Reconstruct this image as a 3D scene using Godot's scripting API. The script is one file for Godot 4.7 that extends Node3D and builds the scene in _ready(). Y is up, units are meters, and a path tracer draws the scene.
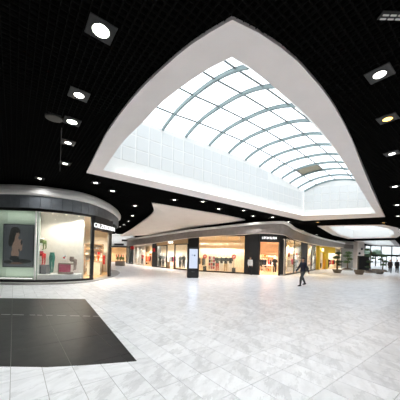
extends Node3D
# A shopping mall hall: marble floor, black cell ceiling, a vaulted skylight and lit shop fronts.
# Plan coordinates are (X to the right, D away from the camera); the world point is (X, height, -D).

const EYE := 1.7
const FOCAL := 240.0          # focal length for a 400 pixel frame
const ROLL := 0.025

var M := {}                   # materials
var names := {}
var rng := RandomNumberGenerator.new()
var U := Vector2(0.7896, 0.6136)      # building axis in plan (along the skylight)
var W := Vector2(0.6136, -0.7896)     # across it

func _ready():
	rng.seed = 7
	setup_camera_and_light()
	make_materials()
	build_shell()
	build_floor()
	build_skylight()
	build_far_skylights()
	build_ceiling_grid()
	build_bulkhead()
	build_round_shop()
	build_shop_row()
	build_side_row()
	build_far_left()
	build_facade()
	build_downlights()
	build_kiosk()
	build_planters()
	build_people()

# ------------------------------------------------------------------ camera, sky, exposure
func setup_camera_and_light():
	var cam := Camera3D.new()
	cam.name = "camera"
	cam.projection = Camera3D.PROJECTION_FRUSTUM
	cam.near = 0.1
	cam.far = 400.0
	cam.size = 0.1 * 400.0 / FOCAL
	cam.frustum_offset = Vector2(0, 0.1 * 55.0 / FOCAL)
	cam.position = Vector3(0, EYE, 0)
	cam.rotation = Vector3(0, 0, atan(ROLL))
	add_child(cam)
	cam.current = true
	var sky_mat := ProceduralSkyMaterial.new()     # bright overcast sky
	var c := Color(0.94, 0.972, 1.0)
	sky_mat.sky_top_color = c
	sky_mat.sky_horizon_color = c
	sky_mat.ground_horizon_color = c
	sky_mat.ground_bottom_color = Color(0.5, 0.5, 0.5)
	sky_mat.sky_energy_multiplier = 1.6
	sky_mat.ground_energy_multiplier = 1.0
	sky_mat.sun_angle_max = 0.0
	var sky := Sky.new()
	sky.sky_material = sky_mat
	var env := Environment.new()
	env.background_mode = Environment.BG_SKY
	env.sky = sky
	env.tonemap_mode = Environment.TONE_MAPPER_LINEAR
	env.tonemap_exposure = 1.06
	env.sdfgi_enabled = true
	env.ssao_enabled = true
	env.ssil_enabled = true
	var we := WorldEnvironment.new()
	we.name = "world_environment"
	we.environment = env
	add_child(we)

# ------------------------------------------------------------------ helpers
func V(x: float, y: float, d: float) -> Vector3: return Vector3(x, y, -d)
func P3(p: Vector2, y: float) -> Vector3: return Vector3(p.x, y, -p.y)

func numbered(called: String) -> String:
	if not names.has(called):
		names[called] = 0
		return called
	names[called] += 1
	return "%s_%03d" % [called, names[called]]

func thing(called: String, label: String, category: String, at := Vector3.ZERO, turn := 0.0, group := "") -> Node3D:
	var o := Node3D.new()
	o.name = numbered(called)
	add_child(o)
	o.position = at
	o.rotation.y = turn
	meta(o, label, category, group)
	return o

func meta(o: Node, label: String, category: String, group := ""):
	o.set_meta("label", label)
	o.set_meta("category", category)
	if group != "": o.set_meta("group", group)

func struct_node(called: String, label := "") -> Node3D:
	var o := Node3D.new()
	o.name = numbered(called)
	add_child(o)
	o.set_meta("kind", "structure")
	if label != "": o.set_meta("label", label)
	return o

func mesh_of(st: SurfaceTool) -> ArrayMesh: return st.commit()

func put(called: String, mesh: Mesh, mat: Material, parent: Node = self, xf := Transform3D.IDENTITY) -> MeshInstance3D:
	var o := MeshInstance3D.new()
	o.name = called if parent != self else numbered(called)
	o.mesh = mesh
	o.material_override = mat
	o.transform = xf
	o.cast_shadow = GeometryInstance3D.SHADOW_CASTING_SETTING_ON
	parent.add_child(o, true)
	return o

func struct(called: String, mesh: Mesh, mat: Material, label := "") -> MeshInstance3D:
	var o := put(called, mesh, mat)
	o.set_meta("kind", "structure")
	if label != "": o.set_meta("label", label)
	return o

func newst() -> SurfaceTool:
	var st := SurfaceTool.new()
	st.begin(Mesh.PRIMITIVE_TRIANGLES)
	return st

func tri(st: SurfaceTool, a: Vector3, b: Vector3, c: Vector3, n: Vector3):
	if (b - a).cross(c - a).dot(n) > 0.0:
		var t := b; b = c; c = t
	for p in [a, b, c]:
		st.set_normal(n)
		st.add_vertex(p)

func quad(st: SurfaceTool, a: Vector3, b: Vector3, c: Vector3, d: Vector3, n: Vector3):
	tri(st, a, b, c, n)
	tri(st, a, c, d, n)

func add_box(st: SurfaceTool, center: Vector3, size: Vector3, basis := Basis.IDENTITY):
	var h := size * 0.5
	var p := []
	for i in 8:
		p.append(center + basis * Vector3(h.x * (1 if i & 1 else -1), h.y * (1 if i & 2 else -1), h.z * (1 if i & 4 else -1)))
	quad(st, p[0], p[1], p[3], p[2], -basis.z.normalized())
	quad(st, p[4], p[5], p[7], p[6], basis.z.normalized())
	quad(st, p[0], p[2], p[6], p[4], -basis.x.normalized())
	quad(st, p[1], p[3], p[7], p[5], basis.x.normalized())
	quad(st, p[0], p[1], p[5], p[4], -basis.y.normalized())
	quad(st, p[2], p[3], p[7], p[6], basis.y.normalized())

# box with chamfered edges (44 triangles)
func soft_box(size: Vector3, b := 0.01) -> ArrayMesh:
	var st := newst()
	add_soft_box(st, Vector3.ZERO, size, b)
	return st.commit()

func add_soft_box(st: SurfaceTool, c: Vector3, size: Vector3, b := 0.01, basis := Basis.IDENTITY):
	b = min(b, min(size.x, min(size.y, size.z)) * 0.3)
	var h := size * 0.5
	var g := h - Vector3(b, b, b)
	var ax := [Vector3.RIGHT, Vector3.UP, Vector3.BACK]
	for k in 3:
		var n: Vector3 = ax[k]; var e: Vector3 = ax[(k + 1) % 3]; var f: Vector3 = ax[(k + 2) % 3]
		for s in [-1.0, 1.0]:
			var o: Vector3 = n * s * h[k]
			var ee: Vector3 = e * g[(k + 1) % 3]; var ff: Vector3 = f * g[(k + 2) % 3]
			quad(st, c + basis * (o - ee - ff), c + basis * (o + ee - ff), c + basis * (o + ee + ff), c + basis * (o - ee + ff), basis * (n * s))
		for s in [-1.0, 1.0]:
			for t in [-1.0, 1.0]:
				var nn: Vector3 = (e * s + f * t).normalized()
				var i1 := (k + 1) % 3; var i2 := (k + 2) % 3
				var q1: Vector3 = e * s * h[i1] + f * t * g[i2]
				var q2: Vector3 = e * s * g[i1] + f * t * h[i2]
				var l: Vector3 = n * g[k]
				quad(st, c + basis * (q1 - l), c + basis * (q1 + l), c + basis * (q2 + l), c + basis * (q2 - l), basis * nn)
	for sx in [-1.0, 1.0]:
		for sy in [-1.0, 1.0]:
			for sz in [-1.0, 1.0]:
				tri(st, c + basis * Vector3(sx * h.x, sy * g.y, sz * g.z), c + basis * Vector3(sx * g.x, sy * h.y, sz * g.z), c + basis * Vector3(sx * g.x, sy * g.y, sz * h.z), basis * Vector3(sx, sy, sz).normalized())

# upright slab over a plan polygon
func add_prism(st: SurfaceTool, poly: PackedVector2Array, y0: float, y1: float):
	var idx := Geometry2D.triangulate_polygon(poly)
	for i in range(0, idx.size(), 3):
		tri(st, P3(poly[idx[i]], y1), P3(poly[idx[i + 1]], y1), P3(poly[idx[i + 2]], y1), Vector3.UP)
		tri(st, P3(poly[idx[i]], y0), P3(poly[idx[i + 1]], y0), P3(poly[idx[i + 2]], y0), Vector3.DOWN)
	var cw := 1.0 if Geometry2D.is_polygon_clockwise(poly) else -1.0
	for i in poly.size():
		var a := poly[i]; var b := poly[(i + 1) % poly.size()]
		var t := (b - a).normalized()
		var n := Vector2(-t.y, t.x) * cw
		quad(st, P3(a, y0), P3(b, y0), P3(b, y1), P3(a, y1), Vector3(n.x, 0, -n.y))

func prism(poly: PackedVector2Array, y0: float, y1: float) -> ArrayMesh:
	var st := newst()
	add_prism(st, poly, y0, y1)
	return st.commit()

# vertical wall of a thickness along a plan segment, its height may differ at the two ends
func wall_seg(st: SurfaceTool, a: Vector2, b: Vector2, th: float, ya0: float, ya1: float, yb0: float, yb1: float):
	var t := (b - a).normalized()
	var n := Vector2(-t.y, t.x) * th * 0.5
	var n3 := Vector3(n.x, 0, -n.y).normalized()
	var t3 := Vector3(t.x, 0, -t.y)
	quad(st, P3(a + n, ya0), P3(b + n, yb0), P3(b + n, yb1), P3(a + n, ya1), n3)
	quad(st, P3(a - n, ya0), P3(b - n, yb0), P3(b - n, yb1), P3(a - n, ya1), -n3)
	quad(st, P3(a + n, ya1), P3(b + n, yb1), P3(b - n, yb1), P3(a - n, ya1), Vector3.UP)
	quad(st, P3(a + n, ya0), P3(b + n, yb0), P3(b - n, yb0), P3(a - n, ya0), Vector3.DOWN)
	quad(st, P3(a + n, ya0), P3(a + n, ya1), P3(a - n, ya1), P3(a - n, ya0), -t3)
	quad(st, P3(b + n, yb0), P3(b + n, yb1), P3(b - n, yb1), P3(b - n, yb0), t3)

func wall(a: Vector2, b: Vector2, th: float, y0: float, y1: float) -> ArrayMesh:
	var st := newst()
	wall_seg(st, a, b, th, y0, y1, y0, y1)
	return st.commit()

# tapered tube along points
func add_tube(st: SurfaceTool, pts: Array, radii: Array, sides := 8, caps := true):
	var n := pts.size()
	var rings := []
	var prev := Vector3.ZERO
	for i in n:
		var t: Vector3 = (pts[min(i + 1, n - 1)] - pts[max(i - 1, 0)]).normalized()
		var s := prev
		if i == 0:
			s = t.cross(Vector3.UP if abs(t.y) < 0.9 else Vector3.RIGHT).normalized()
		s = (s - t * s.dot(t)).normalized()
		prev = s
		var q := t.cross(s)
		var ring := []
		for k in sides:
			var a := TAU * k / sides
			ring.append([pts[i] + (s * cos(a) + q * sin(a)) * radii[i], s * cos(a) + q * sin(a)])
		rings.append(ring)
	for i in n - 1:
		for k in sides:
			var a = rings[i][k]; var b = rings[i][(k + 1) % sides]; var c = rings[i + 1][(k + 1) % sides]; var d = rings[i + 1][k]
			smooth_tri(st, a, b, c); smooth_tri(st, a, c, d)
	if caps:
		for e in [0, n - 1]:
			var t: Vector3 = (pts[1] - pts[0]).normalized() * -1.0 if e == 0 else (pts[n - 1] - pts[n - 2]).normalized()
			for k in sides:
				tri(st, pts[e], rings[e][k][0], rings[e][(k + 1) % sides][0], t)

func smooth_tri(st: SurfaceTool, a, b, c):
	var g: Vector3 = (b[0] - a[0]).cross(c[0] - a[0])
	var l := [a, b, c]
	if g.dot(a[1] + b[1] + c[1]) > 0.0: l = [a, c, b]
	for p in l:
		st.set_normal(p[1])
		st.add_vertex(p[0])

func tube(pts: Array, radii: Array, sides := 8) -> ArrayMesh:
	var st := newst()
	add_tube(st, pts, radii, sides)
	return st.commit()

# solid of revolution: profile of (radius, height)
func add_lathe(st: SurfaceTool, prof: Array, c := Vector3.ZERO, sides := 20, sx := 1.0, sz := 1.0):
	for i in prof.size() - 1:
		var p: Vector2 = prof[i]; var q: Vector2 = prof[i + 1]
		var e := q - p
		if e.length() < 1e-6: continue
		var nn := Vector2(e.y, -e.x).normalized()
		for k in sides:
			var a := TAU * k / sides; var b := TAU * (k + 1) / sides
			var da := Vector3(cos(a) * sx, 0, sin(a) * sz); var db := Vector3(cos(b) * sx, 0, sin(b) * sz)
			var na := Vector3(cos(a) * nn.x, nn.y, sin(a) * nn.x); var nb := Vector3(cos(b) * nn.x, nn.y, sin(b) * nn.x)
			var A = [c + da * p.x + Vector3.UP * p.y, na]; var B = [c + db * p.x + Vector3.UP * p.y, nb]
			var C = [c + db * q.x + Vector3.UP * q.y, nb]; var D = [c + da * q.x + Vector3.UP * q.y, na]
			if q.x > 1e-5: smooth_tri(st, A, C, D)
			if p.x > 1e-5: smooth_tri(st, A, B, C)

func lathe(prof: Array, sides := 20) -> ArrayMesh:
	var st := newst()
	add_lathe(st, prof, Vector3.ZERO, sides)
	return st.commit()

# smooth plan curve through points, sampled about every `step` metres
func curve_pts(ctrl: Array, step: float) -> PackedVector2Array:
	var c := Curve2D.new()
	c.bake_interval = 0.02
	for i in ctrl.size():
		var p: Vector2 = ctrl[i]
		var t: Vector2 = (ctrl[min(i + 1, ctrl.size() - 1)] - ctrl[max(i - 1, 0)]) / 6.0
		c.add_point(p, -t, t)
	var L := c.get_baked_length()
	var n := int(max(1.0, round(L / step)))
	var out := PackedVector2Array()
	for i in n + 1: out.append(c.sample_baked(L * i / n))
	return out

func offset_line(line: PackedVector2Array, d: float) -> PackedVector2Array:
	var out := PackedVector2Array()
	for i in line.size():
		var t := (line[min(i + 1, line.size() - 1)] - line[max(i - 1, 0)]).normalized()
		out.append(line[i] + Vector2(t.y, -t.x) * d)
	return out

# sweep a profile of (offset to the right of travel, height) along a plan line
func sweep(line: PackedVector2Array, prof: Array) -> ArrayMesh:
	var st := newst()
	var lines := []
	for p in prof: lines.append(offset_line(line, p.x))
	for i in line.size() - 1:
		var t := (line[i + 1] - line[i]).normalized()
		var r := Vector2(t.y, -t.x)
		for j in prof.size() - 1:
			var e: Vector2 = prof[j + 1] - prof[j]
			var nn := Vector2(e.y, -e.x).normalized()
			var n := Vector3(r.x * nn.x, nn.y, -r.y * nn.x)
			quad(st, P3(lines[j][i], prof[j].y), P3(lines[j][i + 1], prof[j].y), P3(lines[j + 1][i + 1], prof[j + 1].y), P3(lines[j + 1][i], prof[j + 1].y), n)
	return st.commit()

func basis_along(a: Vector2, b: Vector2) -> Basis:      # x runs along the plan segment, z towards the viewer's side
	var t := (b - a).normalized()
	var x := Vector3(t.x, 0, -t.y)
	return Basis(x, Vector3.UP, x.cross(Vector3.UP))

# ------------------------------------------------------------------ materials
func mat(c: Color, rough := 0.6, metal := 0.0) -> StandardMaterial3D:
	var m := StandardMaterial3D.new()
	m.albedo_color = c
	m.roughness = rough
	m.metallic = metal
	return m

func noise_tex(freq: float, c0: Color, c1: Color, oct := 4, size := 256) -> NoiseTexture2D:
	var n := FastNoiseLite.new()
	n.seed = 11
	n.frequency = freq
	n.fractal_octaves = oct
	var g := Gradient.new()
	g.colors = PackedColorArray([c0, c1])
	g.offsets = PackedFloat32Array([0.25, 0.75])
	var t := NoiseTexture2D.new()
	t.width = size; t.height = size
	t.seamless = true
	t.noise = n
	t.color_ramp = g
	return t

func grained(c0: Color, c1: Color, freq: float, rough: float, scale: float) -> StandardMaterial3D:
	var m := mat(Color.WHITE, rough)
	m.albedo_texture = noise_tex(freq, c0, c1)
	m.uv1_triplanar = true
	m.uv1_world_triplanar = true
	m.uv1_scale = Vector3.ONE * scale
	return m

func glow(c: Color, e: float) -> StandardMaterial3D:
	var m := mat(c, 0.5)
	m.emission_enabled = true
	m.emission = c
	m.emission_energy_multiplier = e
	return m

func glass(c: Color, a: float) -> StandardMaterial3D:
	var m := mat(Color(c.r, c.g, c.b, a), 0.02)
	m.transparency = BaseMaterial3D.TRANSPARENCY_ALPHA
	return m

func marble_texture(size: int) -> ImageTexture:
	var img := Image.create(size, size, true, Image.FORMAT_RGB8)
	var a := FastNoiseLite.new(); a.seed = 3; a.frequency = 0.006; a.fractal_octaves = 5
	var b := FastNoiseLite.new(); b.seed = 5; b.frequency = 0.004; b.fractal_octaves = 4; b.domain_warp_enabled = true; b.domain_warp_amplitude = 60
	var k := 768.0 / size
	for y in size:
		for x in size:
			var fx := x * k; var fy := y * k
			var cloud := a.get_noise_2d(fx * 0.7 + fy * 0.4, fy * 1.7 - fx * 0.9)
			var sv: float = b.get_noise_2d(fx * 0.5 + fy * 0.3, fy * 1.5 - fx * 0.8)
			var vein := 1.0 - smoothstep(0.0, 0.022, abs(sv))
			var fine := 1.0 - smoothstep(0.0, 0.02, abs(a.get_noise_2d(fx * 0.9 + 300.0, fy * 1.8 - fx * 1.1)))
			var t: float = 0.975 + clamp(cloud, -0.5, 0.2) * 0.07 - vein * 0.13 - fine * 0.05 - smoothstep(0.0, 0.03, sv) * (1.0 - smoothstep(0.08, 0.3, sv)) * 0.06
			img.set_pixel(x, y, Color(t * 0.99, t * 0.992, t))
	img.generate_mipmaps()
	return ImageTexture.create_from_image(img)

func make_materials():
	var mb := mat(Color.WHITE, 0.28)
	mb.albedo_texture = marble_texture(640)
	mb.vertex_color_use_as_albedo = true
	mb.metallic_specular = 0.5
	M.marble = mb
	M.joint = mat(Color(0.60, 0.59, 0.58), 0.8)
	M.slate = grained(Color(0.165, 0.165, 0.165), Color(0.205, 0.20, 0.20), 0.02, 0.32, 0.6)
	M.slate.metallic_specular = 0.3
	M.slate_joint = mat(Color(0.12, 0.12, 0.12), 0.8)
	M.dash_tone = mat(Color(0.82, 0.82, 0.81), 0.3)
	M.steel = mat(Color(0.75, 0.75, 0.76), 0.25, 0.9)
	M.black_ceiling = mat(Color(0.035, 0.035, 0.033), 0.95)
	M.black_ceiling.metallic_specular = 0.05
	M.cell = mat(Color(0.085, 0.085, 0.08), 0.9)
	M.cell.metallic_specular = 0.1
	M.soffit = grained(Color(0.94, 0.91, 0.895), Color(0.955, 0.925, 0.91), 0.01, 0.7, 0.3)
	M.cream = grained(Color(0.93, 0.89, 0.85), Color(0.945, 0.905, 0.865), 0.01, 0.7, 0.3)
	M.white = grained(Color(0.925, 0.925, 0.915), Color(0.94, 0.94, 0.93), 0.02, 0.7, 0.4)
	M.acoustic = grained(Color(0.875, 0.88, 0.875), Color(0.895, 0.90, 0.895), 0.08, 0.8, 4.0)
	M.rib = mat(Color(0.50, 0.57, 0.57), 0.45)
	M.purlin = mat(Color(0.42, 0.44, 0.44), 0.5)
	M.pane = glass(Color(0.92, 0.97, 1.0), 0.08)
	M.blind = grained(Color(0.62, 0.60, 0.53), Color(0.74, 0.71, 0.63), 0.06, 0.8, 2.0)
	M.shop_glass = glass(Color(0.85, 0.95, 0.92), 0.07)
	M.green_glass = glass(Color(0.62, 0.75, 0.68), 0.30)
	M.facade_glass = glass(Color(0.75, 0.85, 0.80), 0.38)
	M.bulkhead = grained(Color(0.55, 0.515, 0.49), Color(0.59, 0.555, 0.53), 0.02, 0.6, 0.4)
	M.panel_grey = grained(Color(0.41, 0.43, 0.445), Color(0.45, 0.47, 0.485), 0.02, 0.45, 0.5)
	M.lip = mat(Color(0.90, 0.89, 0.87), 0.85)
	M.kerb = grained(Color(0.60, 0.59, 0.58), Color(0.68, 0.67, 0.65), 0.05, 0.5, 2.0)
	M.black = mat(Color(0.06, 0.06, 0.062), 0.4)
	M.dark = grained(Color(0.12, 0.12, 0.12), Color(0.15, 0.148, 0.145), 0.03, 0.45, 1.0)
	M.graphite = mat(Color(0.20, 0.205, 0.21), 0.45)
	M.backdrop = mat(Color(0.70, 0.77, 0.71), 0.6)
	M.shop_wall = grained(Color(0.89, 0.87, 0.83), Color(0.92, 0.90, 0.86), 0.02, 0.8, 0.5)
	M.warm_wall = grained(Color(0.89, 0.84, 0.75), Color(0.92, 0.87, 0.79), 0.02, 0.8, 0.5)
	M.orange_wall = grained(Color(0.89, 0.82, 0.74), Color(0.92, 0.85, 0.78), 0.02, 0.8, 0.5)
	M.tan = grained(Color(0.70, 0.58, 0.42), Color(0.76, 0.64, 0.48), 0.03, 0.6, 0.8)
	M.wood = grained(Color(0.68, 0.55, 0.42), Color(0.76, 0.63, 0.50), 0.02, 0.5, 1.4)
	M.yellow = mat(Color(0.93, 0.76, 0.20), 0.5)
	M.orange = mat(Color(0.85, 0.36, 0.10), 0.5)
	M.red = mat(Color(0.72, 0.10, 0.09), 0.5)
	M.pink = mat(Color(0.70, 0.22, 0.36), 0.55)
	M.teal = mat(Color(0.07, 0.45, 0.38), 0.5)
	M.olive = mat(Color(0.33, 0.40, 0.16), 0.55)
	M.nude = mat(Color(0.50, 0.42, 0.37), 0.5)
	M.grey_cloth = mat(Color(0.48, 0.48, 0.48), 0.8)
	M.dark_cloth = mat(Color(0.09, 0.09, 0.10), 0.9)
	M.navy = mat(Color(0.11, 0.13, 0.19), 0.9)
	M.white_cloth = mat(Color(0.88, 0.87, 0.85), 0.85)
	M.skin = mat(Color(0.76, 0.58, 0.47), 0.55)
	M.hair = mat(Color(0.13, 0.09, 0.07), 0.6)
	M.bowl = grained(Color(0.44, 0.41, 0.37), Color(0.54, 0.51, 0.47), 0.04, 0.7, 2.0)
	M.soil = grained(Color(0.20, 0.15, 0.11), Color(0.30, 0.23, 0.17), 0.08, 0.95, 4.0)
	M.bark = grained(Color(0.32, 0.25, 0.18), Color(0.44, 0.36, 0.27), 0.05, 0.9, 3.0)
	M.leaf = leafy(Color(0.17, 0.27, 0.12))
	M.leaf_light = leafy(Color(0.30, 0.40, 0.18))
	M.lettering = glow(Color(1, 1, 1), 1.1)
	M.strip = glow(Color(1.0, 1.0, 0.97), 1.5)
	M.white_lamp = glow(Color(1.0, 0.99, 0.96), 7.0)
	M.green_lamp = glow(Color(0.95, 1.0, 0.93), 7.0)
	M.warm_lamp = glow(Color(1.0, 0.78, 0.42), 4.0)
	M.shop_lamp = glow(Color(1.0, 0.93, 0.80), 5.0)
	M.plate_dark = mat(Color(0.13, 0.13, 0.13), 0.7)
	M.trim_plate = mat(Color(0.18, 0.18, 0.175), 0.6)

func leafy(c: Color) -> StandardMaterial3D:
	var m := mat(c, 0.6)
	m.backlight_enabled = true
	m.backlight = c * 0.5
	m.cull_mode = BaseMaterial3D.CULL_DISABLED
	return m

# ------------------------------------------------------------------ shell
var opening := PackedVector2Array()
var opening2 := PackedVector2Array()
var opening3 := PackedVector2Array()
const CEIL := 5.2
const COLOUR_NAMES := {"red": "red", "dark_cloth": "black", "white_cloth": "white", "orange": "orange", "grey_cloth": "grey", "tan": "tan", "nude": "taupe", "pink": "pink"}

func build_shell():
	opening = curve_pts([Vector2(-5.11, 10.61), Vector2(-3.02, 7.33), Vector2(-2.2, 6.18), Vector2(-1.63, 5.45), Vector2(-1.2, 4.95), Vector2(-0.85, 4.59), Vector2(-0.47, 4.21), Vector2(-0.15, 3.93), Vector2(0.13, 3.73), Vector2(0.39, 3.56)], 0.5)
	opening.append_array(curve_pts([Vector2(0.39, 3.56), Vector2(0.65, 3.67), Vector2(0.93, 3.81), Vector2(1.25, 4.0), Vector2(1.62, 4.26), Vector2(2.08, 4.65), Vector2(2.69, 5.21), Vector2(3.35, 5.9), Vector2(4.39, 7.07), Vector2(6.01, 9.03), Vector2(9.24, 12.86), Vector2(15.11, 19.71)], 0.8).slice(1))
	opening.append(Vector2(9.78, 22.9))
	opening = Geometry2D.convex_hull(opening)
	opening.remove_at(opening.size() - 1)
	opening2 = Geometry2D.convex_hull(PackedVector2Array([Vector2(12.75, 26.3), Vector2(15.5, 24.9), Vector2(18.3, 24.1), Vector2(21.3, 26.0), Vector2(24.4, 28.9), Vector2(27.4, 32.5), Vector2(31.2, 38.2), Vector2(26.2, 42.6), Vector2(20.0, 36.3)]))
	opening2.remove_at(opening2.size() - 1)
	opening3 = Geometry2D.convex_hull(PackedVector2Array([Vector2(30.1, 47.0), Vector2(34.3, 42.3), Vector2(49.4, 59.3), Vector2(43.9, 61.0)]))
	opening3.remove_at(opening3.size() - 1)
	# ceiling slab with three openings
	var pieces: Array = [PackedVector2Array([Vector2(-40, -10), Vector2(66, -10), Vector2(66, 62.2), Vector2(-40, 62.2)])]
	for hole in [opening, opening2, opening3]:
		var next := []
		for pc in pieces: next.append_array(cut_out(pc, hole))
		pieces = next
	var st := newst()
	for pc in pieces:
		if Geometry2D.triangulate_polygon(pc).size() > 0: add_prism(st, pc, CEIL + 0.06, CEIL + 0.35)
	var c := struct_node("ceiling", "black open-cell ceiling above the hall")
	put("ceiling_slab", st.commit(), M.black_ceiling, c)
	struct("wall_back", wall(Vector2(-40, -10), Vector2(9, -10), 0.3, 0, CEIL + 0.1), M.soffit)
	struct("wall_left", wall(Vector2(-40, -10), Vector2(-40, 62), 0.3, 0, CEIL + 0.1), M.soffit)
	struct("wall_right", wall(Vector2(9, -10), Vector2(66, 53), 0.3, 0, CEIL + 0.1), M.soffit)
	struct("wall_right", wall(Vector2(66, 53), Vector2(66, 62), 0.3, 0, CEIL + 0.1), M.soffit)
	struct("wall_far", wall(Vector2(-40, 62), Vector2(33, 62), 0.3, 0, CEIL + 0.1), M.soffit)

func cut_out(pc: PackedVector2Array, hole: PackedVector2Array) -> Array:
	var out := []
	var rest: Array = [pc]
	var ctr := Vector2.ZERO
	for p in hole: ctr += p / hole.size()
	for i in hole.size():
		var a := hole[i]; var b := hole[(i + 1) % hole.size()]
		var t := (b - a).normalized()
		var n := Vector2(-t.y, t.x)
		if n.dot(ctr - a) > 0: n = -n
		var half := PackedVector2Array([a - t * 300, b + t * 300, b + t * 300 + n * 300, a - t * 300 + n * 300])
		var keep := []
		for r in rest:
			out.append_array(Geometry2D.intersect_polygons(r, half))
			keep.append_array(Geometry2D.clip_polygons(r, half))
		rest = keep
	return out

# ------------------------------------------------------------------ floor
var mat_poly := PackedVector2Array([Vector2(-13.5, 8.15), Vector2(-7.05, 8.5), Vector2(-4.13, 8.71), Vector2(-0.95, 3.79), Vector2(-1.62, 3.62), Vector2(-2.19, 3.52), Vector2(-2.89, 3.5), Vector2(-9.5, 3.9)])

func tile_mesh(poly: PackedVector2Array, off: Vector2, rot: float, tone: Color, origin: Vector2) -> ArrayMesh:
	var st := newst()
	add_tile(st, poly, off, rot, tone, origin)
	return st.commit()

func add_tile(st: SurfaceTool, poly: PackedVector2Array, off: Vector2, rot: float, tone: Color, origin: Vector2, sides := true):
	st.set_color(tone)
	var idx := Geometry2D.triangulate_polygon(poly)
	for i in range(0, idx.size(), 3):
		var a := poly[idx[i]]; var b := poly[idx[i + 1]]; var c := poly[idx[i + 2]]
		if (P3(b, 0) - P3(a, 0)).cross(P3(c, 0) - P3(a, 0)).y > 0:
			var t := b; b = c; c = t
		for p in [a, b, c]:
			st.set_color(tone); st.set_normal(Vector3.UP)
			st.set_uv(off + (p - origin).rotated(rot) * 0.42)
			st.add_vertex(P3(p, 0.0))
	if not sides: return
	var cw := 1.0 if Geometry2D.is_polygon_clockwise(poly) else -1.0
	for i in poly.size():
		var a := poly[i]; var b := poly[(i + 1) % poly.size()]
		var t := (b - a).normalized()
		var n := Vector2(-t.y, t.x) * cw
		st.set_uv(off)
		quad(st, P3(a, -0.02), P3(b, -0.02), P3(b, 0), P3(a, 0), Vector3(n.x, 0, -n.y))

func build_floor():
	var f := struct_node("floor", "white veined marble tile floor")
	put("screed", prism(PackedVector2Array([Vector2(-40, -10), Vector2(66, -10), Vector2(66, 62), Vector2(-40, 62)]), -0.3, -0.006), M.joint, f)
	var tw := 0.36; var tl := 0.62; var gap := 0.003
	var near := []
	var st := newst()
	var variants := []
	var base_poly := PackedVector2Array([Vector2(gap, gap), Vector2(tw - gap, gap), Vector2(tw - gap, tl - gap), Vector2(gap, tl - gap)])
	var vdir := -W
	# collect grid cells
	var cells := []
	for i in range(-80, 220):
		for j in range(-60, 110):
			var p: Vector2 = U * (i * tw) + vdir * (j * tl + 0.21)
			var ctr: Vector2 = p + U * tw * 0.5 + vdir * tl * 0.5
			if ctr.y < -9.6 or ctr.y > 61.0 or ctr.x < -39 or ctr.x > 64: continue
			if ctr.y > 9 and abs(ctr.x) > ctr.y * 0.95 + 2.0: continue
			cells.append([ctr.length() + (0.0 if abs(ctr.x) < ctr.y * 0.83 + 0.3 and ctr.y > 2.6 else 1000.0), p, i, j])
	cells.sort_custom(func(a, b): return a[0] < b[0])
	for k in 14:
		var tone := tile_tone()
		variants.append(tile_mesh(base_poly, Vector2(rng.randf(), rng.randf()), (0.0 if rng.randf() < 0.5 else PI), tone, Vector2.ZERO))
	var xb := Basis(Vector3(U.x, 0, -U.y), Vector3.UP, Vector3(-vdir.x, 0, vdir.y))
	var count := 0
	for c in cells:
		var p: Vector2 = c[1]
		var poly := PackedVector2Array()
		for q in base_poly: poly.append(p + U * q.x + vdir * q.y)
		var on_mat := Geometry2D.intersect_polygons(poly, mat_poly)
		if on_mat.size() == 0:
			if count < 270 and c[0] < 500:
				# mesh built in (x, d) with world z = -d
				put("tile", variants[rng.randi() % variants.size()], M.marble, f, Transform3D(xb, P3(p, 0)))
				count += 1
			else:
				add_tile(st, poly, Vector2(rng.randf(), rng.randf()), (0.0 if rng.randf() < 0.5 else PI), tile_tone(), p, c[0] < 14)
		else:
			for piece in Geometry2D.clip_polygons(poly, mat_poly):
				if Geometry2D.triangulate_polygon(piece).size() == 0: continue
				if count < 296 and c[0] < 500:
					put("tile", tile_mesh(piece, Vector2(rng.randf(), rng.randf()), 0.0, tile_tone(), p), M.marble, f)
					count += 1
				else:
					add_tile(st, piece, Vector2(rng.randf(), rng.randf()), 0.0, tile_tone(), p, false)
	var field := put("tile_field", st.commit(), M.marble, f)
	field.set_meta("kind", "stuff")
	# dark stone tiles of the inlay
	var inner := PackedVector2Array()
	for q in Geometry2D.offset_polygon(mat_poly, -0.004): inner = q
	var big := 1.24
	for i in range(-20, 15):
		for j in range(-2, 16):
			var p2: Vector2 = U * (i * 0.72) + vdir * (j * big + 0.21)
			var poly2 := PackedVector2Array([p2 + U * 0.003 + vdir * 0.003, p2 + U * (0.72 - 0.003) + vdir * 0.003, p2 + U * (0.72 - 0.003) + vdir * (big - 0.003), p2 + U * 0.003 + vdir * (big - 0.003)])
			for piece in Geometry2D.intersect_polygons(poly2, inner):
				if Geometry2D.triangulate_polygon(piece).size() == 0: continue
				var o := put("dark_tile", prism(piece, -0.02, 0.0), M.slate, f)
	# row of pale, non-metallic dashes lying in the dark stone
	var sx := -6.2
	while sx < -2.75:
		var ln := rng.randf_range(0.10, 0.34)
		put("pale_dash", soft_box(Vector3(ln, 0.006, 0.022), 0.002), M.dash_tone, f, Transform3D(Basis.IDENTITY, V(sx + ln * 0.5, 0.001, 6.32 + (sx + 6.2) * 0.02)))
		sx += ln + rng.randf_range(0.05, 0.16)

func tile_tone() -> Color:
	var t := rng.randf_range(0.83, 0.93)
	return Color(t, t * 1.0, t * 1.008)

# ------------------------------------------------------------------ main skylight
var sk_o := Vector2(-4.32, 10.47)
var rib_s := [0.0, 1.42, 2.85, 4.27, 5.94, 7.54, 9.08, 10.55, 11.94, 13.32, 14.40, 15.60, 16.64]
var rib_h := [8.05, 8.05, 8.06, 8.15, 8.19, 8.20, 8.15, 8.07, 7.95, 7.84, 7.69, 7.54, 7.44]

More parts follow.
